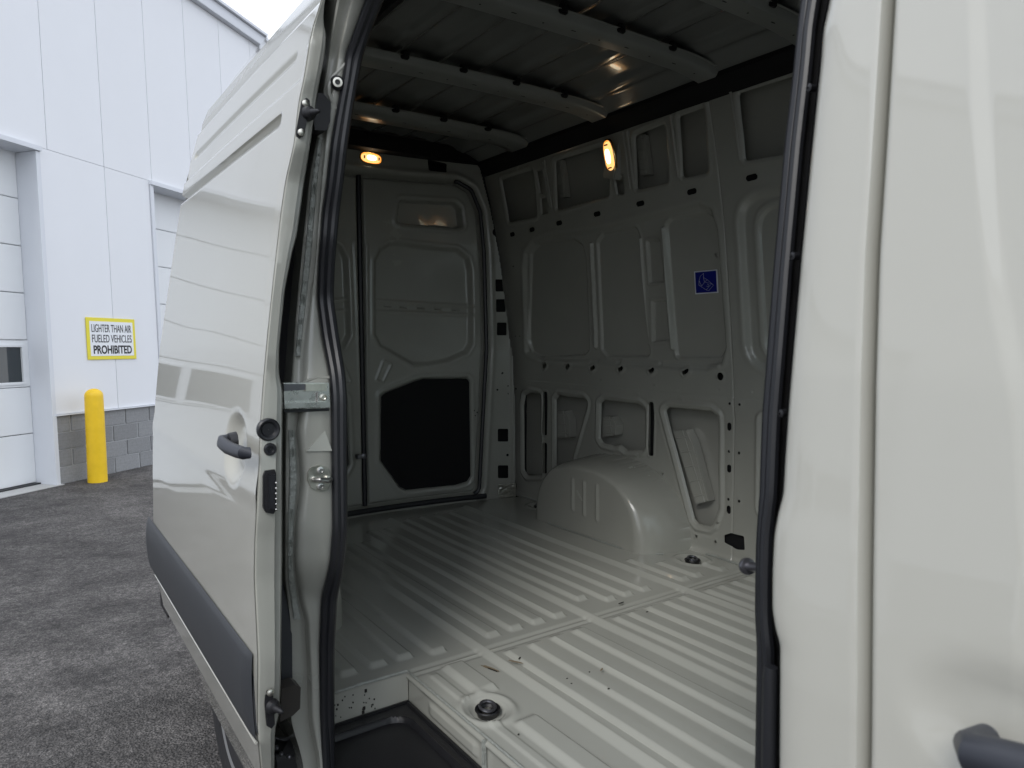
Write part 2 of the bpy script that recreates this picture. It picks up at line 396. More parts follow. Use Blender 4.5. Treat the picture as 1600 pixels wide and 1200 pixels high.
# sign on the pier
sg = thing('wall_sign', (0, 0, 0), 'white rectangular warning sign with yellow frame on the pier above the bollard', 'sign')
sg.matrix_world = bld.matrix_world.copy()
sa0, sa1, sz0, sz1 = .474, 1.238, 1.409, 1.918
b = MB(); b.box(sa0, sa1, -.014, -.003, sz0, sz1, bev=.004); b.build('sign_board', YFRAME, sg, smooth=False)
b = MB(); bv = .045; b.box(sa0+bv, sa1-bv, -.0165, -.0145, sz0+bv, sz1-bv); b.build('sign_face', SIGNW, sg, smooth=False)
def text_mesh(body, width, height, loc, parent, m, name='lettering', bold=0, rot=None, thick=.0008):
    cu = bpy.data.curves.new(name, 'FONT'); cu.body = body; cu.extrude = .02; cu.offset = bold; cu.size = 1
    tmp = bpy.data.objects.new(name, cu); COL.objects.link(tmp); bpy.context.view_layer.update()
    me = bpy.data.meshes.new_from_object(tmp.evaluated_get(bpy.context.evaluated_depsgraph_get())); bpy.data.objects.remove(tmp)
    n = len(me.vertices); co = np.empty(n*3, np.float32); me.vertices.foreach_get('co', co); co = co.reshape(-1, 3)
    lo, hi = co.min(0), co.max(0); x = (co[:, 0]-lo[0])/(hi[0]-lo[0])*width; z = (co[:, 1]-lo[1])/(hi[1]-lo[1])*height; y = -(co[:, 2])/.02*thick
    if rot is None: co = np.stack([x+loc[0], y+loc[1], z+loc[2]], 1)
    else: co = np.array(loc)+x[:, None]*rot[0]+z[:, None]*rot[1]+y[:, None]*rot[2]
    me.vertices.foreach_set('co', co.astype(np.float32).ravel()); me.update(); me.materials.clear()
    return link(name, me, m, parent)
text_mesh('LIGHTER THAN AIR', .62, .095, (sa0+.072, -.0175, 1.742), sg, INK, bold=.004)
text_mesh('FUELED VEHICLES', .62, .095, (sa0+.072, -.0175, 1.617), sg, INK, bold=.004)
text_mesh('PROHIBITED', .60, .105, (sa0+.085, -.0175, 1.478), sg, INK, bold=.028)
# bollard
bo = MB(); r0 = .103
bo.lathe((0, 0, -.05), (0, 0, 1), [(0, r0), (.05, r0)]+[(.05+i*.2, r0-.001*i) for i in range(1, 5)]+[(1.05, r0-.006)]+[(1.05+math.sin(a)*.085, (r0-.006)*math.cos(a)) for a in np.linspace(.15, math.pi/2, 8)], 40)
bol = bo.build('safety_bollard', YELLOW, None, smooth=True, sharp=50); pb = at(146, 754, z=GZ)
bol.location = (pb[0]+.05, pb[1]+.08, gz(pb[0], pb[1])); tag(bol, 'yellow round topped bollard standing on the asphalt by the block wall', 'bollard')

# ================================================================== VAN
van = thing('cargo_van', tuple(VL), 'stone grey high roof cargo van with open sliding side door and empty cargo bay', 'van')
van['world_parts'] = 1
# ---------------------------------------------------------------- cargo floor
xs_ = np.arange(.02, 1.897, .004); ys_ = np.concatenate([np.arange(-.9, .3, .03), np.arange(.3, 3.60, .006)])
Xg, Yg = np.meshgrid(xs_, ys_, indexing='ij'); H = np.zeros_like(Xg)
def rib(x0, wd, ya, yb, h=.011, s1=.013, s2=.005, e0=.022, e1=.022):
    """raised swage: slope facing the side door at x0, flat top, slope away"""
    global H
    f = np.clip((Xg-x0)/s1, 0, 1)*np.clip((x0+wd-Xg)/s2, 0, 1)*np.clip((Yg-ya)/e0, 0, 1)*np.clip((yb-Yg)/e1, 0, 1)
    H = np.maximum(H, h*f)
for x in (.405, .608, .698, .792, .883): rib(x, .056, 1.875+.0, 3.28 if x > .75 else 3.12)
for x in (1.050, 1.134, 1.222, 1.315): rib(x, .052, 1.885 if x != 1.05 else 1.95, 3.38)
for x in (.12, .215): rib(x, .06, 1.90, 2.12 if x < .2 else 2.30)
rib(.302, .058, 1.90, 3.0)
for x in (1.52, 1.60): rib(x, .05, 1.87, 2.10 if x > 1.55 else 2.2)
rib(1.74, .05, 1.86, 2.0)
for x in (.592, .681, .771, .862, 1.045, 1.112, 1.200, 1.292, 1.373): rib(x, .054, -.6, 1.775)
for x in (1.505, 1.578, 1.66, 1.745): rib(x, .05, .2 if x < 1.7 else .9, 1.765)
rib(.385, .075, 1.585, 1.80, s1=.018); rib(.385, .075, .75, 1.43, s1=.018); rib(.335, .03, .42, 1.78, h=.004, s1=.006)
for x, wd in ((.528, .036), (.972, .040), (1.438, .034)): rib(x, wd, -.9, 3.45, h=.012, s1=.026, s2=.006, e0=.01)
# seam across the floor with its sealant bead
nb = 1-np.clip(H/.006, 0, 1)
H += nb*(-.0035*np.clip((Yg-1.786)/.004, 0, 1)*np.clip((1.832-Yg)/.004, 0, 1)+.0035*ridge(Yg-1.808-.002*np.sin(Xg*9), .006))
# dished seats of the tie-down rings
RINGS = [at(762, 1108, z=0), at(843, 791, z=0), at(1082, 875, z=0)]
for p in RINGS:
    rr = np.hypot(Xg-p[0], (Yg-p[1])*.85); H = np.where(rr < .062, 0*H, H); H += .006*ridge(rr-.066, .010)-.016*ramp(rr-.050, .016)
# panel waviness
H += .0008*np.sin(Xg*13+Yg*3)*np.sin(Yg*7)+.0005*np.sin(Xg*5-Yg*11)
cxm = (Xg[:-1, :-1]+Xg[1:, 1:])/2; cym = (Yg[:-1, :-1]+Yg[1:, 1:])/2
keep = ~((cxm < .300) & (cym < 1.829) & (cym > .40))
keep &= (cym < YR(cxm)-.02)
grid('cargo_floor', np.stack([Xg, Yg, H], -1), FLOORM, van, keep=keep, sharp=40)
# raised edge lips round the step well
b = MB(); b.tube([(.03, 1.826, .003), (.150, 1.828, .005), (.298, 1.828, .003)], .0045, 8); b.tube([(.299, 1.826, .002), (.300, 1.6, .002), (.301, 1.2, .002), (.301, .40, .002)], .0035, 8)
b.build('well_edge_sealant', SEALER, van)
# risers
U2, V2 = np.meshgrid(np.linspace(-.02, .300, 40), np.linspace(0, -.20, 24), indexing='ij')
grid('well_rear_riser', np.stack([U2, 1.829+.0015*np.sin(U2*30)*np.sin(V2*25)+0*U2, V2], -1), INNER, van)
U2, V2 = np.meshgrid(np.linspace(1.829, .40, 140), np.linspace(0, -.20, 40), indexing='ij')
hh = .006*ramp(sd_poly(U2, V2, fillet([(1.70, -.035), (1.45, -.035), (1.45, -.075), (1.70, -.075)], .01)), .008)
hh += .008*ridge(V2+.015, .007)
grid('well_side_riser', np.stack([.302-hh, U2, V2], -1), INNER, van, flip=True)
b = MB(); b.box(.288, .300, 1.404, 1.412, -.19, -.002, .002); b.build('riser_flange', SEALER, van)
# black entry step
U2, V2 = np.meshgrid(np.linspace(-.10, .302, 100), np.linspace(.40, 1.829, 300), indexing='ij')
s = sd_poly(U2, V2, fillet([(-.16, .44), (.262, .44), (.262, 1.775), (-.16, 1.775)], [.0, .05, .07, .0]), margin=3)
Hs = -.088-.075*ramp(s, .030)-.022*ramp(s+.045, .05)*0+.004*ridge(s+.0, .006)
Hs += .0025*np.maximum(0, np.sin(V2*2*math.pi/.05))*ramp(s+.06, .02)*(U2 > -.02)
grid('entry_step', np.stack([U2, V2, Hs], -1), BLACK, van, sharp=50)
b = MB(); b.box(-.1, .300, 1.815, 1.827, -.16, -.082, .003); b.box(.286, .2995, .41, 1.815, -.16, -.082, .003); b.build('step_edge_rim', BLACK, van)
# tie-down rings
for p in RINGS:
    b = MB(); b.lathe((p[0], p[1], -.018), (0, 0, 1), [(0, .010), (0, .026), (.014, .031), (.018, .0345), (.0215, .033), (.019, .027), (.006, .020), (.003, .008)], 28)
    rg = b.build('tie_down_ring', BLACK, van)
    b = MB(); b.tube([(p[0]+.020*math.cos(t), p[1]+.020*math.sin(t), .008+.004*math.sin(t)) for t in np.linspace(0, 2*math.pi, 25)], .0045, 8, cap=False); b.build('ring_loop', DARKST, rg)
    b = MB(); b.lathe((p[0], p[1], -.014), (0, 0, 1), [(0, .014), (.012, .014), (.016, .009), (.016, .004)], 12); b.build('ring_bolt', ZINC, rg)
# scuffs and chips in the paint
DIRT = mat('dark_paint_chip', (.02, .018, .016), .8); SCR = mat('worn_off_paint', (.22, .17, .11), .6)
def chip(px, py, lx, ly, m, ang=0, seed=0, name='scuff_mark'):
    p = at(px, py, z=.011); rnd = random.Random(seed); pts = []
    for k in range(11):
        t = k/11*2*math.pi; q = 1+rnd.uniform(-.35, .3); u, v = math.cos(t)*lx*q, math.sin(t)*ly*q
        pts.append((p[0]+u*math.cos(ang)-v*math.sin(ang), p[1]+u*math.sin(ang)+v*math.cos(ang), .0))
    hz = .0035 if p[0] < .52 else .0105
    pts = [(a, b_, hz) for a, b_, _ in pts]
    b = MB(); b.prism(pts, (0, 0, .0012)); b.build(name, m, van, smooth=False)
for i, (px, py, lx, ly, a, m) in enumerate([(732, 1062, .016, .004, 1.1, DIRT), (739, 1059, .007, .006, 0, DIRT), (765, 1040, .004, .035, .3, SCR), (770, 1043, .002, .02, .3, DIRT), (812, 1028, .008, .003, .5, DIRT), (806, 1034, .003, .02, .5, SCR),
        (940, 1046, .008, .003, .4, SCR), (893, 1068, .003, .003, 0, DIRT), (951, 1076, .004, .003, 0, DIRT), (886, 1060, .003, .002, 0, DIRT), (971, 942, .014, .004, .1, DIRT), (1011, 956, .006, .003, .1, DIRT), (810, 1143, .003, .002, 0, DIRT), (921, 1050, .003, .002, 0, DIRT)]): chip(px, py, lx, ly, m, a, i)
# chips of paint on the riser
rnd = random.Random(9)
b = MB()
for k in range(26):
    x = rnd.uniform(.06, .20); z = rnd.uniform(-.078, -.012); r = rnd.choice([.0012, .0015, .002, .0035]); b.box(x-r, x+r, 1.8255, 1.8285, z-r*1.3, z+r*1.3, .0004)
tag(b.build('paint_chips', DIRT, van, smooth=False), kind='stuff')

# ---------------------------------------------------------------- far side wall
def Wp(px, py): p = at_fx(px, py, XW); return (p[1], p[2])
def cA(*pts): return [Wp(750+x/3.2, 100+y/3.2) for x, y in pts]
def cB(*pts): return [Wp(750+x/3.2, 300+y/3.2) for x, y in pts]
def cC(*pts): return [Wp(780+x/3.478, 570+y/3.478) for x, y in pts]
def dd(y, z): return (y, z)
WIN_UP = [cA((100, 575), (262, 520), (286, 765), (140, 798)), cA((370, 478), (632, 398), (648, 662), (378, 738)),
          cA((768, 352), (925, 285), (945, 597), (776, 638)), cA((985, 255), (1122, 205), (1142, 548), (1006, 578)), cA((1282, 140), (1580, 45), (1568, 450), (1318, 492))]
SLIT_UP = [cA((276, 530), (308, 522), (316, 648), (294, 652)), cA((298, 668), (330, 660), (340, 748), (306, 756)), cA((666, 560), (716, 548), (724, 650), (682, 661))]
SLOTS = [((163, 852), 13), ((262, 828), 15), ((397, 795), 17), ((587, 750), 20), ((803, 698), 24), ((1060, 638), 29), ((1362, 568), 36)]
BIG = fillet(cB((212, 380), (222, 300), (262, 240), (350, 205), (560, 180), (900, 95), (1090, 48), (1160, 75), (1192, 190), (1238, 780), (1215, 865), (1130, 900), (320, 852), (225, 810)), .03)
PAN = [cB((240, 300), (280, 258), (455, 232), (500, 262), (516, 330), (534, 790), (510, 818), (290, 828), (250, 805), (230, 740)),
       cB((570, 250), (600, 205), (770, 168), (790, 240), (838, 826), (625, 826), (594, 790)),
       cB((912, 160), (940, 128), (1120, 98), (1165, 130), (1188, 190), (1219, 790), (1190, 832), (968, 832), (945, 600))]
BOXW = [cB((820, 242), (884, 238), (906, 450), (832, 456)), cB((846, 545), (914, 540), (932, 744), (850, 750))]
LOW = [cC((136, 160), (165, 147), (225, 158), (233, 603), (150, 606), (130, 575), (126, 220)), cC((302, 185), (322, 160), (460, 178), (480, 200), (474, 240), (404, 490), (390, 640), (302, 640)),
       cC((545, 205), (566, 186), (755, 206), (792, 232), (797, 440), (780, 468), (690, 470), (655, 442), (620, 446), (560, 430), (543, 400)),
       cC((893, 245), (915, 225), (1150, 245), (1190, 275), (1196, 780), (1165, 868), (1140, 886), (1075, 872), (1052, 840), (1040, 790))]
W5y = Wp(1193, 700)[0]
LSLIT = [cC((241, 148), (262, 146), (262, 382), (241, 380)), cC((241, 425), (262, 425), (262, 592), (243, 585)), cC((815, 202), (842, 202), (842, 494), (815, 494))]
def wall(ys, zs, name, sharp=55):
    Y, Zz = np.meshgrid(ys, zs, indexing='ij')
    SH = np.full(Y.shape, 9.0); SW = np.full(Y.shape, 9.0)
    for (c, hw) in SLOTS:
        a, b_ = cA((c[0]-hw*.45, c[1]+hw*.12), (c[0]+hw*.45, c[1]-hw*.12)); SH = np.minimum(SH, sd_cap(Y, Zz, a, b_, .0115))
    for (c, hw) in [((325, 868), 9), ((440, 872), 10), ((566, 880), 11), ((705, 885), 12), ((860, 892), 13), ((1030, 899), 15)]:
        a, b_ = cB((c[0]-hw*.5, c[1]+5), (c[0]+hw*.5, c[1]-5)); SH = np.minimum(SH, sd_cap(Y, Zz, a, b_, .0095))
    a, = cB((1203, 922)); SH = np.minimum(SH, np.hypot(Y-a[0], Zz-a[1])-.0165)
    for pl in LSLIT: SH = np.minimum(SH, sd_poly(Y, Zz, fillet(pl, .010)))
    for c in ((1253, 336), (1253, 563), (1250, 787)):
        a, b_ = cC((c[0], c[1]-9), (c[0], c[1]+9)); SH = np.minimum(SH, sd_cap(Y, Zz, a, b_, .0105))
    SH = np.minimum(SH, sd_poly(Y, Zz, fillet(cC((1226, 925), (1262, 913), (1335, 930), (1340, 1005), (1300, 1003), (1228, 965)), .008)))
    for c in [(1257, 210), (1312, 215), (1253, 470), (1310, 478), (1250, 730), (1310, 740), (1075, 930), (1180, 960), (893, 592), (1427, 920), (95, 130), (1193, 858)]:
        a, = cC(c); SH = np.minimum(SH, np.hypot(Y-a[0], Zz-a[1])-.0062)
    for c in [(413, 918), (185, 372), (167, 372), (178, 722), (200, 722), (1155, 310), (1160, 322)]:
        a, = cB(c); SH = np.minimum(SH, np.hypot(Y-a[0], Zz-a[1])-.005)
    for pl in WIN_UP: SW = np.minimum(SW, sd_poly(Y, Zz, fillet(pl, .022)))
    for pl in SLIT_UP: SW = np.minimum(SW, sd_poly(Y, Zz, fillet(pl, .008)))
    for pl in LOW: SW = np.minimum(SW, sd_poly(Y, Zz, fillet(pl, .02)))
    ywin = Wp(1190, 700)[0]; zwt = Wp(1190, 648)[1]; zwb = Wp(1190, 802)[1]
    SW = np.minimum(SW, sd_poly(Y, Zz, fillet([(ywin, zwt), (ywin, zwb), (ywin-.55, zwb), (ywin-.55, zwt)], .03)))
    cell = ys[1]-ys[0]; both = np.minimum(SH, SW+.006); Y, Zz, both = snap(Y, Zz, both, cell)
    cut = (both < 1e-9)
    H = np.zeros_like(Y); hole = np.zeros(Y.shape, bool); lipm = np.zeros_like(Y)
    # structure above the belt
    for pl in WIN_UP:
        s = sd_poly(Y, Zz, fillet(pl, .022)); H -= .010*ramp(s, .006); lipm += .004*ridge(s-.012, .006)
    for pl in SLIT_UP: s = sd_poly(Y, Zz, fillet(pl, .008)); H -= .010*ramp(s, .006)
    for (c, hw) in SLOTS:
        a, b_ = cA((c[0]-hw*.45, c[1]+hw*.12), (c[0]+hw*.45, c[1]-hw*.12)); rz = .0105
        s = sd_cap(Y, Zz, a, b_, rz+.001); H += .0022*ridge(s-.004, .004)
    s = sd_poly(Y, Zz, BIG); H -= .020*ramp(s, .030); lipm += .003*ridge(s-.006, .012)
    bigin = s < -.02
    for i, pl in enumerate(PAN):
        s = sd_poly(Y, Zz, fillet(pl, .03)); H -= .011*ramp(s, .008); lipm += .003*ridge(s-.008, .006)*bigin
    for pl in BOXW: s = sd_poly(Y, Zz, fillet(pl, .006)); H -= .014*ramp(s, .006); lipm += .004*ridge(s-.008, .005)
    # raised stiffeners between the panels
    for (p0, p1, r, h) in [((545, 262), (568, 775), .014, .017), ((790, 235), (828, 762), .009, .014), ((903, 185), (952, 780), .013, .018)]:
        a, b_ = cB(p0, p1); H += h*ramp(sd_cap(Y, Zz, a, b_, r), .010)
    for (p0, p1) in [((330, 842), (540, 846)), ((700, 850), (880, 856)), ((910, 858), (1190, 872)), ((590, 846), (670, 850))]:
        a, b_ = cB(p0, p1); H += .006*ridge(sd_cap(Y, Zz, a, b_, .004), .006)
    for (c, hw) in [((325, 868), 9), ((440, 872), 10), ((566, 880), 11), ((705, 885), 12), ((860, 892), 13), ((1030, 899), 15)]:
        a, b_ = cB((c[0]-hw*.5, c[1]+5), (c[0]+hw*.5, c[1]-5)); s = sd_cap(Y, Zz, a, b_, .0085); H += .004*ridge(s-.008, .008)
    a, = cB((1203, 922)); s = np.hypot(Y-a[0], Zz-a[1])-.0165; H += .0025*ridge(s-.004, .005)
    # next bay forward: big rounded recess
    pl = cB((1300, 300), (1302, 120), (1340, 40), (1430, -10)); yv = pl[0][0]-.0
    y_r = Wp(1157, 430)[0]; zt = Wp(1180, 300)[1]; zb = Wp(1180, 580)[1]
    big2 = fillet([(y_r, zt), (y_r, zb), (y_r-1.05, zb), (y_r-1.05, zt)], .13, 9); s = sd_poly(Y, Zz, big2, .3)
    H -= .018*ramp(s, .03); lipm += .003*ridge(s-.006, .012); in2 = fillet([(y_r-.085, zt-.06), (y_r-.085, zb+.05), (y_r-.97, zb+.05), (y_r-.97, zt-.06)], .09, 9)
    s = sd_poly(Y, Zz, in2, .3); H -= .012*ramp(s, .008); lipm += .004*ridge(s-.014, .010)
    # lower windows with pressed lips
    for i, pl in enumerate(LOW):
        s = sd_poly(Y, Zz, fillet(pl, .02)); H -= .012*ramp(s, .006); lipm += .007*ridge(s-.016, .009)-.002*ridge(s-.034, .006)
    ywin = Wp(1190, 700)[0]; zwt = Wp(1190, 648)[1]; zwb = Wp(1190, 802)[1]
    pl = fillet([(ywin, zwt), (ywin, zwb), (ywin-.55, zwb), (ywin-.55, zwt)], .03); s = sd_poly(Y, Zz, pl); H -= .012*ramp(s, .006); lipm += .007*ridge(s-.016, .009)
    for pl in LSLIT: s = sd_poly(Y, Zz, fillet(pl, .010)); H += .003*ridge(s-.006, .005)
    for c in ((1253, 336), (1253, 563), (1250, 787)):
        a, b_ = cC((c[0], c[1]-9), (c[0], c[1]+9)); pass
    pl = fillet(cC((1226, 925), (1262, 913), (1335, 930), (1340, 1005), (1300, 1003), (1228, 965)), .008); pass
    # small pressed dimples with bolt holes
    for c in [(1257, 210), (1312, 215), (1253, 470), (1310, 478), (1250, 730), (1310, 740), (1075, 930), (1180, 960), (893, 592), (1427, 920), (653, 475), (392, 133), (560, 148), (760, 165), (995, 188), (440, 495), (95, 130)]:
        a, = cC(c); rr = np.hypot(Y-a[0], Zz-a[1]); H += .003*ridge(rr, .012)
    for c in [(413, 918), (185, 372), (167, 372), (178, 722), (200, 722), (1155, 310), (1160, 322), (1195, 988), (1368, 998), (870, 965), (605, 940)]:
        a, = cB(c); rr = np.hypot(Y-a[0], Zz-a[1]); H -= .008*ramp(rr-.005, .004)
    # overlap of the upper and lower sheets, joint of the two bays
    zj = Wp(1100, 617)[1]; H += .0022*np.clip((zj-Zz)/.004, 0, 1)
    ysm = Wp(1148, 700)[0]; H += .002*np.clip((ysm-Y)/.004, 0, 1)-.0035*ridge(Y-ysm-.002, .003)
    H += lipm
    free = np.clip(SW/.02, 0, 1)*np.clip(SH/.01, 0, 1)          # spot welds along the joints
    def welds(d, t, pitch): return -.0013*np.exp(-((d/.0045)**2))*np.exp(-(((np.mod(t, pitch)-pitch/2)/.0045)**2))
    H += free*(welds(Zz-(zj-.014), Y, .047)+welds(Y-(ysm-.016), Zz, .052)+welds(Zz-1.868, Y, .055)+welds(Zz-(Wp(1100, 300)[1]+.030), Y, .06))
    H += .0008*np.sin(Y*17+Zz*5)*np.sin(Zz*13-Y*3)+.0005*np.sin(Y*31)*np.sin(Zz*27)+.0012*ramp(H*0-1, 1)
    # turned-in foot along the floor
    H += .015*np.clip((.03-Zz)/.03, 0, 1)**2
    X = XW(Zz)-H
    hole = cut; hc = hole[:-1, :-1] & hole[1:, 1:] & hole[1:, :-1] & hole[:-1, 1:]
    zf = Wp(1160, 190)[1]; inw = ramp(SW+.012, .004)*(Zz > 1.5); X = X+.0025*ridge(Zz-1.765, .0035)*inw-.0015*ridge(np.mod(Y, .43)-.2, .003)*inw
    X = X+.0015*ridge(Zz-.50, .003)*ramp(SW+.012, .004)*(Zz < .8)
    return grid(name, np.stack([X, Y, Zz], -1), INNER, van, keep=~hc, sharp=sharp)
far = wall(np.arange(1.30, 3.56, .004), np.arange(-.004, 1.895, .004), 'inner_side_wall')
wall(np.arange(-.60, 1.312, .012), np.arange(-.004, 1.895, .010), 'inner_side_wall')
b = MB(); b.tube([(1.872, y, .004+.0015*math.sin(y*23)) for y in np.arange(-.5, 2.10, .05)], .005, 6); b.tube([(1.872, y, .004+.0015*math.sin(y*23)) for y in np.arange(3.1, 3.5, .05)], .005, 6); b.build('floor_joint_sealant', SEALER, van)
def backing(ya, yb, za, zb):
    P = [[(float(XW(z))+.016, y, z) for z in np.linspace(za, zb, 6)] for y in (ya, yb)]; grid('hole_shade_pad', np.array(P), MATTE, van)  # added black sheet stands for the dark cavity behind a hole
# hat shaped stiffeners seen through the windows
def bracket(ptsC, depth=.048, x_off=.068, crop=cC, nnotch=3):
    pts = crop(*ptsC); zm = np.mean([p[1] for p in pts]); xb = float(XW(zm))+x_off
    vs = [(float(XW(p[1]))+x_off, p[0], p[1]) for p in pts]; b = MB(); b.prism(vs, (-depth, 0, 0), .004)
    o = b.build('stiffener_bracket', INNER, far); 
    # pressed ribs of the bracket
    p0, p1, p2, p3 = [np.array((float(XW(p[1]))+x_off-depth, p[0], p[1])) for p in (pts[0], pts[1], pts[-2], pts[-1])]
    b = MB()
    for k in range(nnotch):
        t = (k+.5)/nnotch; q0 = p0+(p3-p0)*t; q1 = p1+(p2-p1)*t; d_ = q1-q0; b.tube([q0+d_*.12, q0+d_*.9], .0035, 6)
    b.tube([p1+(p0-p1)*.28, p2+(p3-p2)*.28], .003, 6)
    b.build('pressed_rib', INNER, far)
bracket([(296, 250), (345, 252), (367, 300), (367, 395), (300, 400)])
bracket([(542, 280), (598, 284), (622, 330), (617, 385), (546, 395)])
bracket([(925, 362), (1000, 355), (1035, 430), (1120, 745), (1050, 762)], nnotch=5)
for pts in ([(350, 482), (378, 474), (405, 660), (372, 665)], [(745, 345), (790, 345), (816, 545), (770, 552)]): bracket(pts, depth=.032, x_off=.068, crop=cA, nnotch=4)
# seam hats rising between the upper windows
for p0, p1 in (((322, 480), (360, 722)), ((716, 338), (752, 625)), ((738, 335), (768, 600)), ((955, 255), (994, 570)), ((1255, 140), (1302, 482)), ((312, 490), (350, 715))):
    (y0, z0), (y1, z1) = cA(p0, p1); b = MB(); b.tube([(float(XW(z0))-.002, y0, z0), (float(XW(z1))-.002, y1, z1)], .0065, 8); b.build('roof_post_bead', INNER, far)
for c, hw in SLOTS:
    y_, z_ = cA((c[0], c[1]))[0]; backing(y_-.045, y_+.045, z_-.022, z_+.022)
for c in ((325, 868), (440, 872), (566, 880), (705, 885), (860, 892), (1030, 899), (1203, 922)):
    y_, z_ = cB(c)[0]; P = [[(float(XW(z))+.036, y, z) for z in (z_-.03, z_+.03)] for y in (y_-.04, y_+.04)]; grid('hole_shade_pad', np.array(P), MATTE, van)  # added black sheets again, shade behind the oval holes
for pl in LSLIT:
    a_ = np.array(pl); backing(a_[:, 0].min()-.008, a_[:, 0].max()+.008, a_[:, 1].min()-.006, a_[:, 1].max()+.006)
ya_, _z = cC((1340, 600))[0]; yb_, _z = cC((1218, 600))[0]; backing(ya_, yb_, cC((1300, 1012))[0][1], cC((1300, 195))[0][1])
# blue sticker with a line drawing of a box
c4 = cB((1050, 396), (1166, 385), (1172, 503), (1057, 511)); off = .004
def wq(p, o=off): return (float(XW(p[1]))+.031-o, p[0], p[1])
b = MB(); b.prism([wq(p) for p in c4], (-.0015, 0, 0)); st = b.build('sticker', WHITE, van, smooth=False); tag(st, 'blue square sticker with white border and line drawing')
cc = np.mean(c4, 0); c4i = [tuple(cc+(np.array(p)-cc)*.90) for p in c4]; b = MB(); b.prism([wq(p, off+.0018) for p in c4i], (-.001, 0, 0)); b.build('blue_field', BLUE, st, smooth=False)
def suv(u, v):
    a, b_, c_, d_ = [np.array(p) for p in c4i]; q = (a*(1-u)+b_*u)*(1-v)+(d_*(1-u)+c_*u)*v; return Vector(wq(q, off+.0032))
b = MB()
for path in ([(.42, .08), (.25, .2), (.18, .42), (.3, .68), (.44, .5), (.40, .28), (.42, .08)], [(.44, .5), (.78, .6), (.5, .88), (.16, .62), (.3, .68)], [(.44, .5), (.58, .4), (.86, .68), (.62, .92), (.5, .88)], [(.16, .62), (.18, .42)], [(.58, .4), (.4, .28)], [(.52, .7), (.62, .72), (.66, .66), (.56, .6)]):
    b.tube([suv(*p) for p in path], .0006, 5)
b.build('line_drawing', WHITE, st, smooth=False)
# wheel arches
def arch(mirror, name):
    ys = np.arange(2.0, 3.2, .007); zs = np.arange(-.005, .47, .006); Y, Zz = np.meshgrid(ys, zs, indexing='ij')
    yc = 2.615; zz = np.maximum(Zz, 0); e = np.where(Y < yc, (yc-Y)/.47, (Y-yc)/.46)
    rho = (np.abs(e)**2.25+(zz/.362)**2.3)**(1/2.275); sdist = (1-rho)
    wd = np.where(zz/.38 > np.abs(e), .13, .23)
    k = np.clip(sdist/(.12+.12*np.clip(np.abs(e)*1.4-zz/.39, 0, 1)), 0, 1); g = np.sqrt(np.clip(1-(1-k)**2, 0, 1))
    D = .262*g
    for px in (897, 915, 935):
        yy = at(px, 790, x=1.64)[1]
        D += .007*ramp(sd_cap(Y, Zz, (yy, .115-(px-897)*.0004), (yy, .26), .012), .008)*(g > .5)
    X = 1.893-D; keepm = (rho[:-1, :-1] < 1.02)
    if mirror: X = 2*XC-X-.0
    return grid(name, np.stack([X, Y, Zz], -1), INNER, van, keep=keepm, flip=mirror, sharp=70)
arch(False, 'wheel_arch'); arch(True, 'wheel_arch')
# sealant and flange round the arch foot
b = MB(); b.tube([(1.72, 2.16, .003), (1.655, 2.24, .003), (1.628, 2.34, .003), (1.626, 2.6, .003), (1.628, 2.85, .003), (1.66, 3.0, .003), (1.75, 3.09, .003)], .004, 6); b.build('arch_sealant', SEALER, van)
# passenger side inner wall behind the opening
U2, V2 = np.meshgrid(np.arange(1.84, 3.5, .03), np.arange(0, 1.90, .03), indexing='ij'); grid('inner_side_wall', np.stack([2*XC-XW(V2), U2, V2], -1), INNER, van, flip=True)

# ---------------------------------------------------------------- rear doors and frame
def Rp(px, py): p = at_fy(px, py, YR); return (p[0], p[2])
def c6(*pts): return [Rp(520+x/5.333, 240+y/5.333) for x, y in pts]
def c7(*pts): return [Rp(520+x/3.243, 450+y/3.243) for x, y in pts]
xs_ = np.arange(.06, 1.872, .005); zs_ = np.arange(-.005, 1.965, .005)
Xr, Zr = np.meshgrid(xs_, zs_, indexing='ij'); SHr = np.full(Xr.shape, 9.0)
for (u, v, hw, hh_) in ((780.8, 446, 7, 9.5), (782.5, 477.5, 7.5, 10), (784, 514, 7.5, 10), (786, 680, 8, 10), (786, 737, 8, 10)):
    SHr = np.minimum(SHr, sd_poly(Xr, Zr, fillet([Rp(u-hw, v-hh_), Rp(u+hw, v-hh_), Rp(u+hw, v+hh_), Rp(u-hw, v+hh_)], .007)))
for (u, v, r) in ((775, 363, .022), (793, 711, .008), (777, 609, .006), (794, 603, .005), (794, 615, .005), (785, 583, .007), (745, 642, .005), (750, 645, .005), (746, 650, .005)):
    c = Rp(u, v); SHr = np.minimum(SHr, np.hypot(Xr-c[0], Zr-c[1])-r)
SHr = np.minimum(SHr, sd_poly(Xr, Zr, fillet([Rp(668, 249), Rp(698, 256), Rp(697, 270), Rp(670, 267)], .008)))
Xr, Zr, SHr = snap(Xr, Zr, SHr, .005)
Hr = np.zeros_like(Xr)     # positive = towards the cabin (-y)
XM = XC+np.abs(Xr-XC)                                                     # both doors share one design
gapx = Rp(564, 500)[0]-XC
doorpl = fillet([(XC+.0, .035), (Rp(745, 772)[0]+.02, .035), (Rp(762, 560)[0], .9), (Rp(758, 400)[0], 1.45), Rp(752, 330), Rp(738, 296), Rp(716, 283), (XC, Rp(570, 272)[1])], [0, .05, .3, .2, .1, .05, .1, 0])
sdoor = sd_poly(XM, Zr, doorpl, 3.0)
Hr += -.030*ramp(sdoor, .012)
Hr -= .035*ridge(sdoor+.004, .010)                                        # dark gap round the doors
RIMH = .012*ridge(sdoor-.03, .018); Hr += RIMH
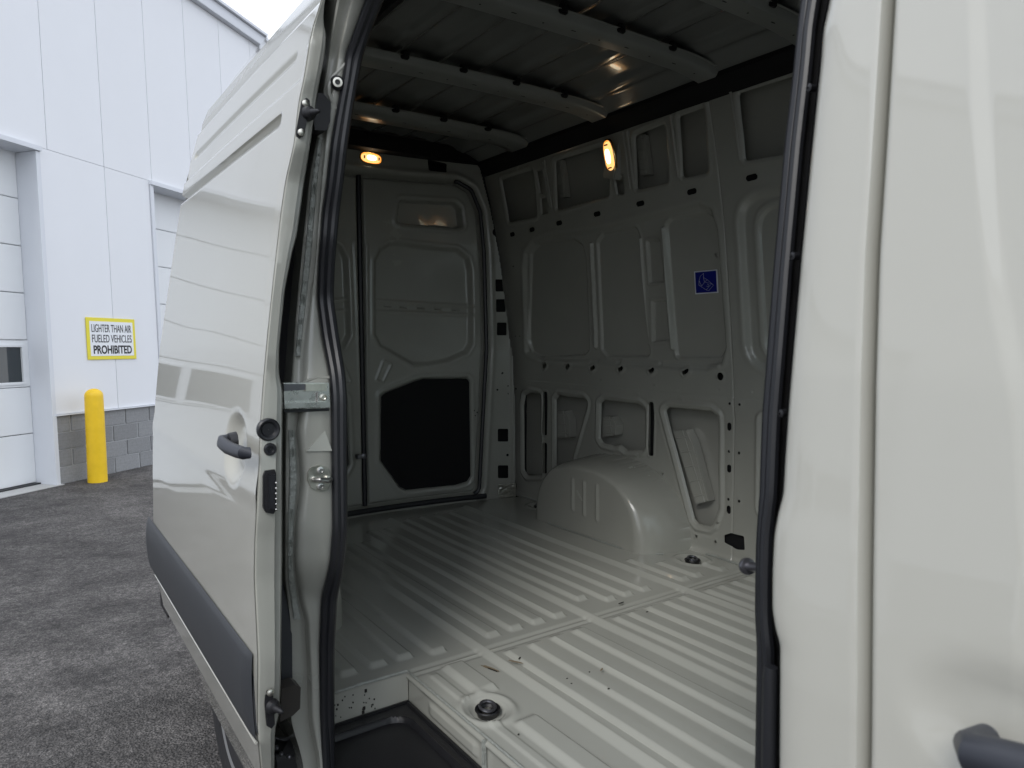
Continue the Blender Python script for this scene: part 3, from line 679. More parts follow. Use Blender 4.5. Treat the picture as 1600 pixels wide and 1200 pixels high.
Hr -= .045*ridge(Xr-XC, .011)*(sdoor < 0)                                 # gap between the two doors
s = sd_poly(XM, Zr, fillet(c6((553, 565), (578, 372), (1042, 396), (1092, 440), (1112, 600), (1060, 622), (600, 582)), .02)); Hr -= .050*ramp(s, .012); Hr += .006*ridge(s-.016, .010)
s = sd_poly(XM, Zr, fillet([Rp(587, 405), Rp(596, 386), Rp(612, 377), Rp(630, 376), Rp(720, 386), Rp(738, 400), Rp(743, 420), Rp(745, 481), Rp(744.6, 539), Rp(736, 553), Rp(705, 567), Rp(674, 573), Rp(650, 573), Rp(597, 543), Rp(587, 524)], .02)); Hr -= .026*ramp(s, .030); Hr += .003*ridge(s-.006, .010)
for (p, q) in (((594, 469), (743, 478)), ((594, 486), (743, 492))): Hr += .006*ridge(sd_cap(XM, Zr, Rp(*p), Rp(*q), .003), .006)
for t in (.12, .29, .48, .67, .86):
    u = 596+t*144; v = 477+t*8; Hr -= .010*ramp(sd_cap(XM, Zr, Rp(u-5, v-.3), Rp(u+5, v+.3), .006), .005)
for pl in (fillet([Rp(603, 564), Rp(615.6, 569), Rp(602, 598), Rp(591, 595)], .01), ):
    s = sd_poly(XM, Zr, pl); Hr += .006*ridge(s, .006)
hp = fillet(c7((252, 545), (275, 528), (430, 466), (470, 455), (698, 453), (712, 470), (718, 960), (700, 990), (640, 1008), (382, 1035), (350, 1020), (250, 882)), .02)
s = sd_poly(XM, Zr, hp); Hr -= .020*ramp(s, .010); Hr += .006*ridge(s-.014, .012)
s = sd_poly(XM, Zr, [Rp(566, 380), Rp(577, 380), Rp(577, 780), Rp(566, 780)]); Hr += .004*ridge(s, .008)
# corner post with its square openings
px_l = Rp(770, 600)[0]; hol = np.zeros(Xr.shape, bool)
XRight = Xr
hol = SHr < 1e-9
Hr += .018*ridge(Xr-Rp(799, 600)[0]-.0, .006)
Hr += .0008*np.sin(Xr*19)*np.sin(Zr*11+Xr*4)
hc = hol[:-1, :-1] & hol[1:, 1:] & hol[1:, :-1] & hol[:-1, 1:]
Yr = YR(Xr)-Hr; Pr = np.stack([Xr, Yr, Zr], -1)
mid = (sdoor < -.002); mc = mid[:-1, :-1]; xm = Xr[:-1, :-1]
hc |= (XM > XW(Zr)-.042)[:-1, :-1] | (Zr > 1.952)[:-1, :-1]
grid('rear_door_frame', Pr, INNER, van, keep=~mc & ~hc, flip=False, sharp=60)
dr = grid('rear_door', Pr, INNER, van, keep=mc & (xm > XC) & ~hc, sharp=60); tag(dr, 'rear door on the driver side')
dl = grid('rear_door', Pr, INNER, van, keep=mc & (xm <= XC) & ~hc, sharp=60); tag(dl, 'rear door on the passenger side')
for sgn, dpar in ((1, dr), (-1, dl)):
    cen = np.mean(hp, 0); pts = []
    for p in hp:
        q = cen+(np.array(p)-cen)*.975; x = q[0] if sgn > 0 else 2*XC-q[0]; pts.append((x, float(YR(x))+.034, q[1]))
    b = MB(); vs = [b.b.verts.new(Vector(p)) for p in pts]; b.b.faces.new(vs); b.build('access_cover', MATTE, dpar, smooth=False)
    p_ = [(XC+sgn*(p[0]-XC), 0, p[1]) for p in doorpl]
# rubber seal round the rear opening
for sgn in (1, -1):
    path = [(XC+sgn*(p[0]-XC), float(YR(p[0]))+.012, p[1]) for p in doorpl[2:-2]]
    b = MB(); b.tube(path, .012, 8); b.build('rear_door_seal', RUBBER, van)
b = MB(); b.tube([(x, float(YR(x))-.01, .022) for x in np.linspace(.25, 1.66, 20)], .016, 8); b.build('rear_sill_seal', RUBBER, van)
b = MB(); b.tube([(XC, float(YR(XC))+.045, z) for z in (.04, .6, 1.2, 1.85)], .014, 8); b.build('rear_centre_seal', RUBBER, van)
# small catch between the doors
q = Rp(563, 712); b = MB(); b.box(q[0]-.03, q[0]-.004, 3.565, 3.60, q[1]-.012, q[1]+.012, .003); b.lathe((q[0]+.012, 3.585, q[1]), (0, -1, 0), [(0, .016), (.012, .016), (.015, .01)], 14); b.build('door_catch', DARKST, dr)

# crumpled foil tape at the foot of the corner post
rndf = np.random.RandomState(5); u0 = Rp(776, 760)[0]; u1 = min(Rp(803, 760)[0], 1.842)
Uf, Vf = np.meshgrid(np.linspace(u0, u1, 26), np.linspace(.004, .085, 30), indexing='ij'); nz = rndf.rand(26, 30); nz = (nz+np.roll(nz, 1, 0)+np.roll(nz, 1, 1)+np.roll(nz, 1, (0, 1)))/4; nz = (nz+np.roll(nz, 2, 0)+np.roll(nz, -1, 1))/3
grid('foil_tape', np.stack([Uf, YR(Uf)-.016-.010*nz, Vf], -1), ZINC, van)
# ---------------------------------------------------------------- dome lamps
def lamp(c, ux, uz, n, a, bb):
    c = Vector(c); ux = Vector(ux).normalized(); uz = Vector(uz).normalized(); n = Vector(n).normalized()
    def ell(ra, rb, h, k=28): return [c+ux*(ra*math.copysign(abs(math.cos(t))**.75, math.cos(t)))+uz*(rb*math.copysign(abs(math.sin(t))**.75, math.sin(t)))+n*h for t in np.linspace(0, 2*math.pi, k, endpoint=False)]
    def shell(rings, name, m, par, cap=True):
        b = MB(); vr = [[b.b.verts.new(p) for p in r] for r in rings]
        for i in range(len(vr)-1):
            for k in range(len(vr[0])): b.b.faces.new([vr[i][k], vr[i][(k+1) % len(vr[0])], vr[i+1][(k+1) % len(vr[0])], vr[i+1][k]])
        if cap: b.b.faces.new(vr[-1])
        return b.build(name, m, par, sharp=60)
    base = shell([ell(a, bb, 0), ell(a, bb, .010), ell(a*.94, bb*.88, .014), ell(a*.90, bb*.80, .012), ell(a*.88, bb*.76, .006)], 'dome_lamp', CUPM, van)
    shell([ell(a*.86, bb*.74, .007), ell(a*.80, bb*.66, .016), ell(a*.5, bb*.4, .019)], 'lamp_lens', LENS, base)
    shell([ell(a*.42, bb*.42, .0195), ell(a*.36, bb*.36, .022), ell(a*.1, bb*.1, .024)], 'lamp_bulb', BULB, base)
    for s in (-1, 1):
        b = MB(); b.tube([c+ux*a*s*t+n*.017 for t in (.62, .70)], bb*.28, 8); b.build('lamp_clip', BLACK, base)
lp = at_fy(582, 246, lambda x: YR(x)-.03); lamp((lp[0], float(YR(lp[0]))-.001, lp[2]), (1, -.02, -.03), (0, 0, 1), (0, -1, -.0), .062, .031)
lp2 = at_fx(959.5, 245, XW); tl = Vector((float(XW(lp2[2]+.05)-XW(lp2[2]-.05)), 0, .1))
b = MB(); b.box(-.042, .042, -.05, .006, -.10, .095, .006); hs = b.build('lamp_housing', INNER, van)
lamp((float(XW(lp2[2]))-.020, lp2[1], lp2[2]), tl, (0, 1, 0), (-1, 0, -.22), .078, .036)
hs.location = Vector(hs.location)+Vector((lp2[0]-.012, lp2[1], lp2[2])); hs.rotation_euler = (0, math.atan2(tl.x, tl.z), math.radians(90))

# ---------------------------------------------------------------- roof
Yq, Xq = np.meshgrid(np.arange(-1.0, 3.52, .012), np.arange(.22, 1.69, .012), indexing='ij')
Hq = np.zeros_like(Xq)
for xc in (.42, .60, .78, .96, 1.14, 1.32, 1.50): Hq += .010*ramp(np.abs(Xq-xc)-.040, .022)
Hq += .002*np.sin(Yq*6)*np.sin(Xq*9)
zr_ = 2.035-.03*((Xq-XC)/.7)**2-.055*np.clip((np.abs(Xq-XC)-.42)/.26, 0, 1)**2
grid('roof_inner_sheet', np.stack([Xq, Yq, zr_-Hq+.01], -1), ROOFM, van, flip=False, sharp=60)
def bow(y0, y1, zt=1.978):
    x = np.linspace(.22, 1.70, 60); P = []
    prof = [(-.014, .030), (0, .026), (.004, 0), (.02, -.006), (.5, -.006), (.98, -.006), (.996, 0), (1.0, .026)]
    wd = y1-y0
    for xx in x:
        zc = zt-.012*((xx-XC)/.7)**2-.022*np.clip((abs(xx-XC)-.50)/.2, 0, 1)**2; row = []
        for (t, h) in [(-.12, .022), (-.02, .022), (.06, .004), (.12, -.002), (.5, -.002), (.80, -.002), (.86, .006), (.93, .010), (1.0, .022), (1.12, .024)]:
            row.append((xx, y0+t*wd, zc+h))
        P.append(row)
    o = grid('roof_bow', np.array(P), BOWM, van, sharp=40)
    b = MB()
    for i, xx in enumerate(np.arange(.60, 1.6, .12)):
        zc = zt-.012*((xx-XC)/.7)**2-.002-.022*np.clip((abs(xx-XC)-.50)/.2, 0, 1)**2; yy = y0+wd*.60
        if i % 2: b.tube([(xx-.009, yy-wd*.18, zc+.001), (xx+.009, yy-wd*.18, zc+.001)], .0026, 8)
        else: b.tube([(xx, yy-wd*.12, zc+.003), (xx, yy-wd*.12, zc-.0008)], .0035, 8)
    tag(b.build('bow_rivets', MATTE, o), kind='stuff')
    for xx in (.62, .87, 1.12, 1.37):
        zc = zt-.012*((xx-XC)/.7)**2; b = MB(); b.box(xx-.014, xx+.017, y0-wd*.12, y0+.002, zc+.010, zc+.040, .004); b.build('foam_pad', MATTE, o)
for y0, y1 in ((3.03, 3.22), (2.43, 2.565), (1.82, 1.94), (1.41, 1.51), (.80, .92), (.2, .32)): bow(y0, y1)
for mir in (False, True):
    pr = [(1.628, 1.946), (1.655, 1.918), (1.70, 1.890), (1.76, 1.95), (1.70, 2.03), (1.63, 2.02)]; pr = [(2*XC-a+.10 if mir else a, z) for a, z in pr]
    b = MB(); b.prism([(a, -.9, z) for a, z in pr], (0, 4.1 if mir else 4.43, 0), .004); b.build('roof_gap_shade', MATTE, van, smooth=False)  # black body stands for the shadowed cavity between wall and roof
b = MB(); b.prism([(.42, 3.515, 1.948), (1.68, 3.515, 1.948), (1.68, 3.515, 2.03), (.42, 3.515, 2.03)], (0, .12, 0), .004); b.build('header_gap_shade', MATTE, van, smooth=False)  # black body stands for the band of shade above the rear doors
b = MB(); b.prism([(1.655, y, z) for y, z in ((-.5, -.0), (3.47, -.0), (3.47, 1.90), (-.5, 1.90))], (.0, .0, .0)) if False else None
zz_ = np.linspace(-.02, 1.92, 90); yy_ = np.linspace(-.6, 3.62, 200)
Ysk, Zsk = np.meshgrid(yy_, zz_, indexing='ij'); Xsk = XW(Zsk)+.074-.0022*ridge(Zsk-1.765, .012)-.002*ridge(Zsk-.50, .012)+.0015*np.sin(Ysk*5)*np.sin(Zsk*9)
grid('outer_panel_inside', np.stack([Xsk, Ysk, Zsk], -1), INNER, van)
zz_ = np.linspace(-.02, 1.93, 40); P = np.array([[(float(XW(z))+.105, y, z) for z in zz_] for y in np.linspace(-.6, 3.63, 12)]); grid('wall_shade_liner', P, MATTE, van)  # added black liner that keeps the wall cavity dark
zz_ = np.linspace(-.05, 1.96, 20); P = np.array([[(x, max(3.58, float(YR(x))+.095), z) if x > float(XO(z))+.13 else (float(XO(z))+.13, 3.56, z) for z in zz_] for x in np.linspace(.12, 1.79, 20)]+[[(float(XW(z))+.115, 3.50, z) for z in zz_]]); grid('door_shade_liner', P, MATTE, van)  # added black liner, darkens the holes and stops light leaking in
# ---------------------------------------------------------------- outer body shell
sec = [(float(XO(z)), z) for z in (-.38, -.30, -.20, -.10, 0, .13, .26, .5, .69, .81, .945, 1.057, 1.234, 1.468, 1.604, 1.735, 1.80, 1.94, 2.02)]+[(.29, 2.09), (.36, 2.135), (.48, 2.165), (.70, 2.185), (XC, 2.192)]
secz = np.array(sec)
def side(ya, yb, name, mirror=False, z0=None, z1=None, m=PAINT, ny=20):
    zz = np.linspace(z0 if z0 is not None else -.38, z1 if z1 is not None else 2.03, 70); Yv, Zv = np.meshgrid(np.linspace(ya, yb, ny), zz, indexing='ij')
    Xv = XO(Zv)+.05*np.clip((Yv-2.2)/1.46, 0, 1)**2; Xv = np.maximum(2*XC-Xv, XW(Zv)+.125) if mirror else Xv
    return grid(name, np.stack([Xv, Yv, Zv], -1), m, van, flip=not mirror)
rp = np.array([s for s in sec if s[1] >= 2.02]); rp = np.concatenate([rp, np.array([(1.25, 2.188), (1.46, 2.178), (1.62, 2.155), (1.72, 2.11), (1.77, 2.06), (1.785, 2.0)])])
Yv = np.linspace(-1.25, 3.66, 30); P = np.array([[(XC+(p[0]-XC)*(1-.06*np.clip((y-2.2)/1.46, 0, 1)**2), y, p[1]-.10*max(0, -.4-y)**2-.05*np.clip((y-2.2)/1.46, 0, 1)**2) for p in rp] for y in Yv]); grid('roof_skin', P, PAINT, van)
side(1.885, 3.66, 'rear_side_panel'); side(-1.2, 3.66, 'driver_side_panel', mirror=True, ny=30)
side(.25, 1.885, 'header_side_panel', z0=1.93, z1=2.03)
# rear outer closure
P = []
for (x, z) in sec:
    P.append([(x+.06+(XC-x-.06)*2*t, 3.655+.06*(1-(2*t-1)**2)**.5, z-.055*max(0, (z-1.9)/.3)) for t in np.linspace(0, 1, 24)])
grid('rear_outer_skin', np.array(P), PAINT, van, flip=True)
b = MB(); b.box(.0, 1.9, -1.2, 3.6, -.16, -.10); b.build('underbody', BLACK, van, smooth=False)
b = MB(); b.box(-.06, 1.96, 3.6, 3.86, -.38, -.12, .03); b.build('rear_bumper', BLACK, van)
# ---------------------------------------------------------------- opening: rear pillar
def curve(pts):            # image y -> image x
    ys = [p[1] for p in pts]; xs = [p[0] for p in pts]
    k_ = np.linspace(-9, 9, 7)
    return lambda y: float(np.mean(np.interp(y+k_, ys, xs, left=None, right=None))) if ys[0]+9 < y < ys[-1]-9 else float(np.interp(y, ys, xs))
C0 = curve([(520, -60), (502, 0), (486, 50), (475, 120), (466, 160), (459, 225), (446, 280), (439, 328), (430, 405), (421, 488), (411, 595), (406, 667), (403, 760), (398, 840), (397, 900), (401, 981), (403, 1029), (402, 1100), (402, 1149), (407, 1200), (416, 1270)])
C1 = curve([(522, -60), (509, 0), (508, 32), (513, 50), (510, 82), (499, 140), (489, 212), (477, 287), (466, 368), (460, 387), (447, 453), (438, 547), (438, 587), (444, 611), (443, 720), (443, 880), (441, 1075), (438, 1125), (432, 1140), (431, 1200), (431, 1270)])
C2 = curve([(545, -60), (526, 0), (512, 82), (495, 212), (483, 280), (469, 413), (461, 501), (455, 597), (446, 640), (445, 880), (445, 907), (453, 971), (454, 1067), (454, 1128), (470, 1181), (485, 1270)])
CG = curve([(572, -60), (548, 0), (528, 82), (512, 180), (502, 280), (492, 413), (482, 493), (475, 551), (472, 640), (466, 672), (471, 715), (473, 755), (465, 813), (463, 880), (473, 947), (480, 965), (484, 1040), (487, 1128), (498, 1181), (505, 1270)])
C3 = curve([(600, -60), (572, 0), (557, 42), (540, 88), (535, 130), (526, 175), (517, 225), (510, 287), (503, 333), (497, 413), (495, 467), (502, 525), (515, 587), (518, 620), (519, 693), (521, 827), (517, 875), (513, 895), (502, 933), (499, 1013), (501, 1120), (505, 1192), (508, 1270)])
C4 = curve([(628, -60), (598, 0), (580, 42), (566, 88), (557, 130), (550, 175), (543, 225), (536, 287), (530, 333), (523, 413), (521, 467), (530, 525), (539, 587), (541, 620), (541, 693), (541, 827), (538, 875), (534, 895), (527, 933), (522, 1013), (521, 1120), (521, 1192), (523, 1270)])
ROWS = np.linspace(-60, 1270, 190)
def strip(name, curves, m, parent=van, rows=ROWS, sharp=50, flip=False, sub=3):
    """curves: list of (image curve, x-offset from the body side)"""
    P = []
    for y in rows:
        row = []
        for i, (c, fx) in enumerate(curves):
            row.append(at_fx(c(y), y, fx))
        if sub > 1:
            rr = []
            for i in range(len(row)-1):
                for k in range(sub): rr.append(row[i]+(row[i+1]-row[i])*k/sub)
            rr.append(row[-1]); row = rr
        P.append(row)
    return grid(name, np.array(P), m, parent, sharp=sharp, flip=flip)
def off(d): return lambda z: float(XO(z))+d
PZ = [-.5, .3, .55, .94, 1.2, 1.4, 1.6, 1.75, 1.95, 2.3]; PX = [-.02, -.02, -.015, -.005, -.010, .005, .035, .060, .115, .26]
def offp(d): return lambda z: float(np.interp(z, PZ, PX))+d-.105
def mixc(a, b_, t): return lambda y: a(y)*(1-t)+b_(y)*t
def Y3(py): return at_fx(C3(py), py, offp(.106))[1]
def PP(px, py, dy=0.0): return at(px, py, y=Y3(py)+dy)
P = []
for y in ROWS:
    low = np.interp(y, [560, 600, 640], [0, 0, 1]); e = C2(y)
    row = [PP(e, y, .05)+np.array([.0, .34, 0]), PP(e, y, .05), PP(e+1, y, .026), PP(mixc(C2, CG, .2)(y), y, .022), PP(mixc(C2, CG, .55)(y), y, .024), PP(mixc(C2, CG, .84)(y), y, .020+.016*low),
           PP(CG(y), y, .016), PP(mixc(CG, C3, .10)(y), y, .004), PP(mixc(CG, C3, .25)(y), y, .001), PP(mixc(CG, C3, .6)(y), y, .0), PP(mixc(CG, C3, .9)(y), y, .001), PP(C3(y), y, .008), PP(mixc(C3, C4, .5)(y), y, .05), PP(C4(y)-2, y, .16)]
    P.append(row)
pil = grid('rear_pillar', np.array(P), INNER, van, sharp=60)
# brushed sealer over the welded seam of the pillar
for ya, yb in ((215, 556), (672, 968)):
    P = []
    for y in np.linspace(ya, yb, 110):
        wv = .0016*math.sin(y*.11+math.sin(y*.037)*3)+.0012*math.sin(y*.31+2*math.sin(y*.05))+.0008*math.sin(y*.83)
        P.append([PP(mixc(C2, CG, a)(y), y, d) for a, d in ((.22, .022), (.26, .014+wv), (.34, .012+wv), (.46, .015-wv), (.58, .012+wv), (.66, .014), (.70, .022))])
    grid('seam_sealer_strip', np.array(P), SEALER, pil, sharp=70)
# seal: two rubber lobes on a carrier
rows = np.linspace(-60, 1270, 120)
def lobe(t, d, r, c_a=C3, c_b=C4): 
    b = MB(); b.tube([tuple(at_fx(mixc(c_a, c_b, t)(y), y, offp(d))) for y in rows], r, 10); return b
ds = lobe(.30, .115, .0112).build('door_opening_seal', RUBBER, van)
lobe(.72, .128, .0112).build('seal_lobe', RUBBER, ds); lobe(.52, .128, .012).build('seal_carrier', RUBBER, ds)
# top and sill run of the seal, out of the frame at the top
pt = at_fx(C3(-60), -60, offp(.115)); b = MB(); b.tube([tuple(pt), (pt[0]+.02, 1.55, 1.90), (pt[0]+.03, 1.45, 1.915), (pt[0]+.03, .60, 1.915), (pt[0]+.02, .47, 1.89), (pt[0], .42, 1.80)], .016, 10); b.build('seal_header', RUBBER, ds)
b = MB(); b.box(.16, .34, .36, 1.75, 1.92, 2.03, .02); b.build('door_header', INNER, van)
# bracket of the centre rail, silver
def quad(pts, x, name, m, parent, th=.004, bev=.001):
    b = MB(); P = [at(px, py, x=x) for px, py in pts]; b.prism([tuple(p) for p in P], (th, 0, 0), bev); return b.build(name, m, parent)
def plate(pts, dy, th, name, m, parent, bev=.001):
    """plate lying on the forward face of the pillar, th thick towards the front"""
    yc = Y3(np.mean([p[1] for p in pts]))-dy; b = MB(); b.prism([tuple(at(px, py, y=yc)) for px, py in pts], (0, th, 0), bev); return b.build(name, m, parent)
plate([(443, 598), (514, 598), (516, 637), (445, 639)], .004, .012, 'rail_bracket', STEEL, pil)
plate([(443, 600), (479, 600), (479, 609), (444, 611)], .016, .010, 'rail_flange', DARKST, pil)
plate([(478, 600), (511, 600), (511, 611), (478, 611)], .020, .014, 'rail_lip', ZINC, pil, .002)
plate([(444, 630), (511, 628), (513, 636), (445, 638)], .018, .012, 'rail_foot', STEEL, pil, .002)
plate([(497, 613), (511, 613), (512, 628), (497, 629)], .012, .008, 'rail_plate', STEEL, pil)
p = at(505, 621, y=Y3(621)-.012); b = MB(); b.lathe(tuple(p), (0, -1, 0), [(0, .008), (.003, .008), (.004, .005), (.002, .003)], 12); b.build('rail_screw', ZINC, pil)
plate([(444, 640), (514, 638), (514, 642), (445, 645)], .001, .003, 'rail_gap_tape', RUBBER, pil)
# facet above the latch and the striker
b = MB(); Q = [PP(478, 705, .0), PP(508, 673, .0), PP(518, 704, .0)]; Qf = [Q[0]+np.array([0, -.0035, .0]), Q[1], Q[2]+np.array([0, -.0035, 0])]
v = [b.b.verts.new(Vector(q)) for q in Qf]; w_ = [b.b.verts.new(Vector(q)+Vector((0, .01, 0))) for q in Q]
b.b.faces.new(v); b.b.faces.new(w_[::-1])
for i in range(3): b.b.faces.new([v[i], v[(i+1) % 3], w_[(i+1) % 3], w_[i]])
b.build('latch_swage', INNER, pil, smooth=False)
pl = [(486, 731), (500, 727), (512, 731), (516, 742), (516, 755), (511, 766), (498, 768), (486, 762), (481, 750), (482, 738)]
sk = plate(pl, .005, .007, 'latch_striker', ZINC, pil, .0015)
for c in ((501, 735), (501, 760)):
    p = at(*c, y=Y3(c[1])-.005); b = MB(); b.lathe(tuple(p), (0, -1, 0), [(0, .0085), (.004, .0085), (.005, .005), (.002, .004), (.002, .001)], 14); b.build('striker_bolt', STEEL, sk)
yk = Y3(748)-.003; pa = at(490, 748, y=yk); pb2 = at(513, 748, y=yk); b = MB(); b.tube([tuple(pa+(0, .004, 0)), tuple(pa+(0, -.012, 0)), tuple(pa+(.008, -.019, 0)), tuple(pb2+(-.008, -.019, 0)), tuple(pb2+(0, -.012, 0)), tuple(pb2+(0, .004, 0))], .0058, 10); b.build('striker_loop', STEEL, sk)
# upper bolt
p = PP(527, 130, 0); b = MB(); b.lathe(tuple(p), (-.3, -1, -.1), [(0, .016), (.004, .016), (.007, .012), (.008, .011)], 20); bt = b.build('pillar_bolt', BLACK, pil)
b = MB(); b.lathe(tuple(p), (-.3, -1, -.1), [(.006, .0105), (.011, .0105), (.0115, .006), (.007, .0045), (.007, .001)], 16); b.build('bolt_head', ZINC, bt)
b = MB(); b.tube([tuple(PP(px, py, .004)) for px, py in ((541, 98), (530, 110), (519, 121), (514, 134), (514, 146), (519, 158), (524, 170))], .005, 8); b.build('pillar_swage', INNER, pil)
b = MB(); b.tube([tuple(PP(px, py, .003)) for px, py in ((515, 590), (495, 590), (480, 595), (470, 601))], .004, 8); b.build('pillar_swage', INNER, pil)
# black buffers in the gap
plate([(497, 145), (505, 146), (517, 160), (516, 190), (510, 204), (492, 203), (490, 180)], .01, .06, 'upper_stop', BLACK, pil, .004)
plate([(440, 1077), (462, 1070), (470, 1074), (469, 1107), (458, 1118), (438, 1128)], .05, .05, 'lower_stop', mat('dark_brown_rubber', (.05, .045, .04), .35), pil, .006)
plate([(440, 905), (456, 975), (457, 1068), (440, 1074)], -.02, .03, 'gap_seal_flap', TRIM, pil, .003)
# lower roller arm
b = MB(); P = [at(px, py, x=x) for px, py, x in ((418, 1158, -.10), (447, 1166, -.07), (478, 1186, -.02), (512, 1198, .03), (560, 1240, .08))]
b.tube([tuple(q) for q in P], [.012, .024, .022, .016, .014], 10); ra = b.build('roller_arm', BLACK, van)
for px, py, x in ((433, 1168, -.112), (440, 1178, -.105), (452, 1182, -.09), (512, 1195, .01)):
    q = at(px, py, x=x); b = MB(); b.lathe(tuple(q), (-.8, -.5, .4), [(0, .006), (.004, .006), (.006, .003)], 10); b.build('arm_bolt', DARKST, ra)
# black sheet added to stand for the shade in the pillar gap
b = MB(); P = []
P = [[at(C1(y)-14, y, y=Y3(y)+.10), at(C2(y)+14, y, y=Y3(y)+.10)] for y in np.linspace(105, 905, 60)]; grid('gap_shade_sheet', np.array(P), MATTE, van)

# ---------------------------------------------------------------- sliding door (slid back, standing off the body)
YRE = 2.80
def front_y(z):
    """y of the front edge of the door at height z, from its outline"""
    return float(np.interp(z, FZ, FY))
FZ, FY = [], []
for y in np.linspace(1270, -60, 80):
    p = at_fx(C0(y), y, lambda z: float(XD(z))); FZ.append(p[2]); FY.append(p[1])
zs = np.concatenate([np.arange(-.40, 1.40, .008), np.arange(1.40, 2.15, .005)]); T = np.linspace(0, 1, 260)
Zd = np.repeat(zs[:, None], len(T), 1); Fy = np.array([front_y(z) for z in zs])[:, None]
Yd = Fy+(YRE-Fy)*T[None, :]
# rear edge detail
Xd = XD(Zd)
Hd = np.zeros_like(Xd)     # positive = outwards (-x)
def zline(px, py): return at(px, py, y=YRE)[2]
z1, z2, z3, z4 = zline(304, 210), zline(303, 252), zline(290, 287), zline(285, 310)
Hd += -.010*np.clip((Zd-z1)/.010, 0, 1)
yE2 = at_fx(453, 105, lambda z: float(XD(z)))[1]
Hd -= .008*ridge(sd_cap(Yd, Zd, (yE2, z2), (2.72, z2), .002), .007)
Hd -= .008*np.clip((Zd-z3)/.009, 0, 1)
yE4 = at_fx(437, 190, lambda z: float(XD(z)))[1]
s = sd_cap(Yd, Zd, (yE4, z4-.006), (3.0, z4-.006), .017); Hd -= .017*ramp(s, .012)
# gentle crown so reflections bend
Hd += .006*np.sin(np.pi*np.clip((Yd-1.5)/1.3, 0, 1))*np.clip(1-np.abs(Zd-1.0)/1.0, 0, 1)
Hd += .0035*ridge(Zd-.66, .03)+.0012*np.sin(Yd*5.1+Zd*2)*np.sin(Zd*4.0)
# handle recess
hc_ = at(366, 700, x=float(XD(.70))); hy, hz = hc_[1], hc_[2]
s = np.hypot((Yd-hy+.004)*.92, (Zd-hz))-.088; Hd -= .022*ramp(s, .045); Hd *= np.where(Zd > 1.0, np.clip(T[None, :]/.03, 0, 1), 1)
lowz = np.clip((.02-Zd)/.03, 0, 1)
SD = grid('sliding_door', np.stack([Xd-Hd, Yd, Zd], -1), PAINT, van, flip=True, sharp=45)
tag(SD, 'opened sliding side door standing off the body')
# front end face, stepped inner flange, inner skin
rows = np.linspace(-60, 1270, 150); P = []
for y in rows:
    p0 = at_fx(C0(y), y, lambda z: float(XD(z))); yy = p0[1]
    p1 = at(C1(y), y, y=yy+.006)
    if p1[0] > p0[0]+.11: p1 = p0+(np.array([.11, .006, 0]))
    a = p0; c = p1; d_ = c-a
    f = lambda t, dy: a+d_*t+np.array([0, dy, 0])
    P.append([a+np.array([.0, .004, 0]), a+np.array([.003, -.003, 0]), f(.10, -.004), f(.40, -.004), f(.66, -.004), f(.70, .008), f(.74, .010), f(.95, .010), c+np.array([.002, .016, 0]), c+np.array([.004, .05, 0]), np.array([c[0]+.004, YRE-.02, c[2]])])
grid('door_end_face', np.array(P), INNER, SD, sharp=40, flip=False)
# rear edge of the door
zz = np.linspace(-.40, 2.14, 80); xl = (Xd-Hd)[:, -1]; P = [[(float(np.interp(z, zs, xl)), YRE, z), (float(np.interp(z, zs, xl))+.004, YRE+.003, z), (float(np.interp(z, zs, xl))+.06, YRE-.02, z)] for z in zz]; grid('door_rear_edge', np.array(P), INNER, SD, flip=True)
# lower cladding strip, curved plastic
ze0, ze1 = .125, .315; Yt, Tt = np.meshgrid(np.linspace(1.498, 2.90, 90), np.linspace(0, 1, 24), indexing='ij')
Zt = ze0+(ze1-ze0)*Tt; endf = np.sin(np.pi/2*np.clip((Yt-1.493)/.035, 0, 1))*np.sin(np.pi/2*np.clip((2.905-Yt)/.03, .1, 1))
bul = .015*np.clip(np.sin(np.pi*Tt), 0, 1)**.45*endf
grid('door_cladding', np.stack([XD(Zt)-.003-bul, Yt, Zt], -1), TRIM, SD, flip=False, sharp=60)
b = MB(); P = [at(px, py, y=1.499) for px, py in ((403, 1029), (408, 1031), (408, 1120), (404, 1148), (399, 1143), (396, 1100), (396, 1060))]; b.prism([tuple(q) for q in P], (0, .02, 0), .002); b.build('cladding_end_cap', TRIM, SD)
b = MB(); b.tube([(float(XD(ze0))-.004, y, ze0-.004) for y in np.linspace(1.50, 2.8, 12)], .0035, 6); b.build('cladding_edge', PAINT, SD)
# handle
xh = float(XD(hz)); b = MB(); e = [at(px, py, x=xh-.032) for px, py in ((345, 688), (349, 693), (358, 700), (370, 705), (381, 708))]
pth = [e[0]+(.026, 0, .004), e[0]+(.004, 0, 0), e[1], e[2], e[3], e[4], e[4]+(.012, 0, 0)]
b.tube([tuple(q) for q in pth], [.010, .0125, .014, .0145, .014, .013, .012], 14); hd = b.build('door_handle', HANDLE, SD); hd.scale = (1, 1, 1)
b = MB(); q = at(362, 690, x=xh-.012); b.lathe(tuple(q), (-1, 0, 0), [(-.01, .022), (.006, .020), (.008, .012), (.008, .001)], 20); b.build('handle_lock', BLACK, SD)
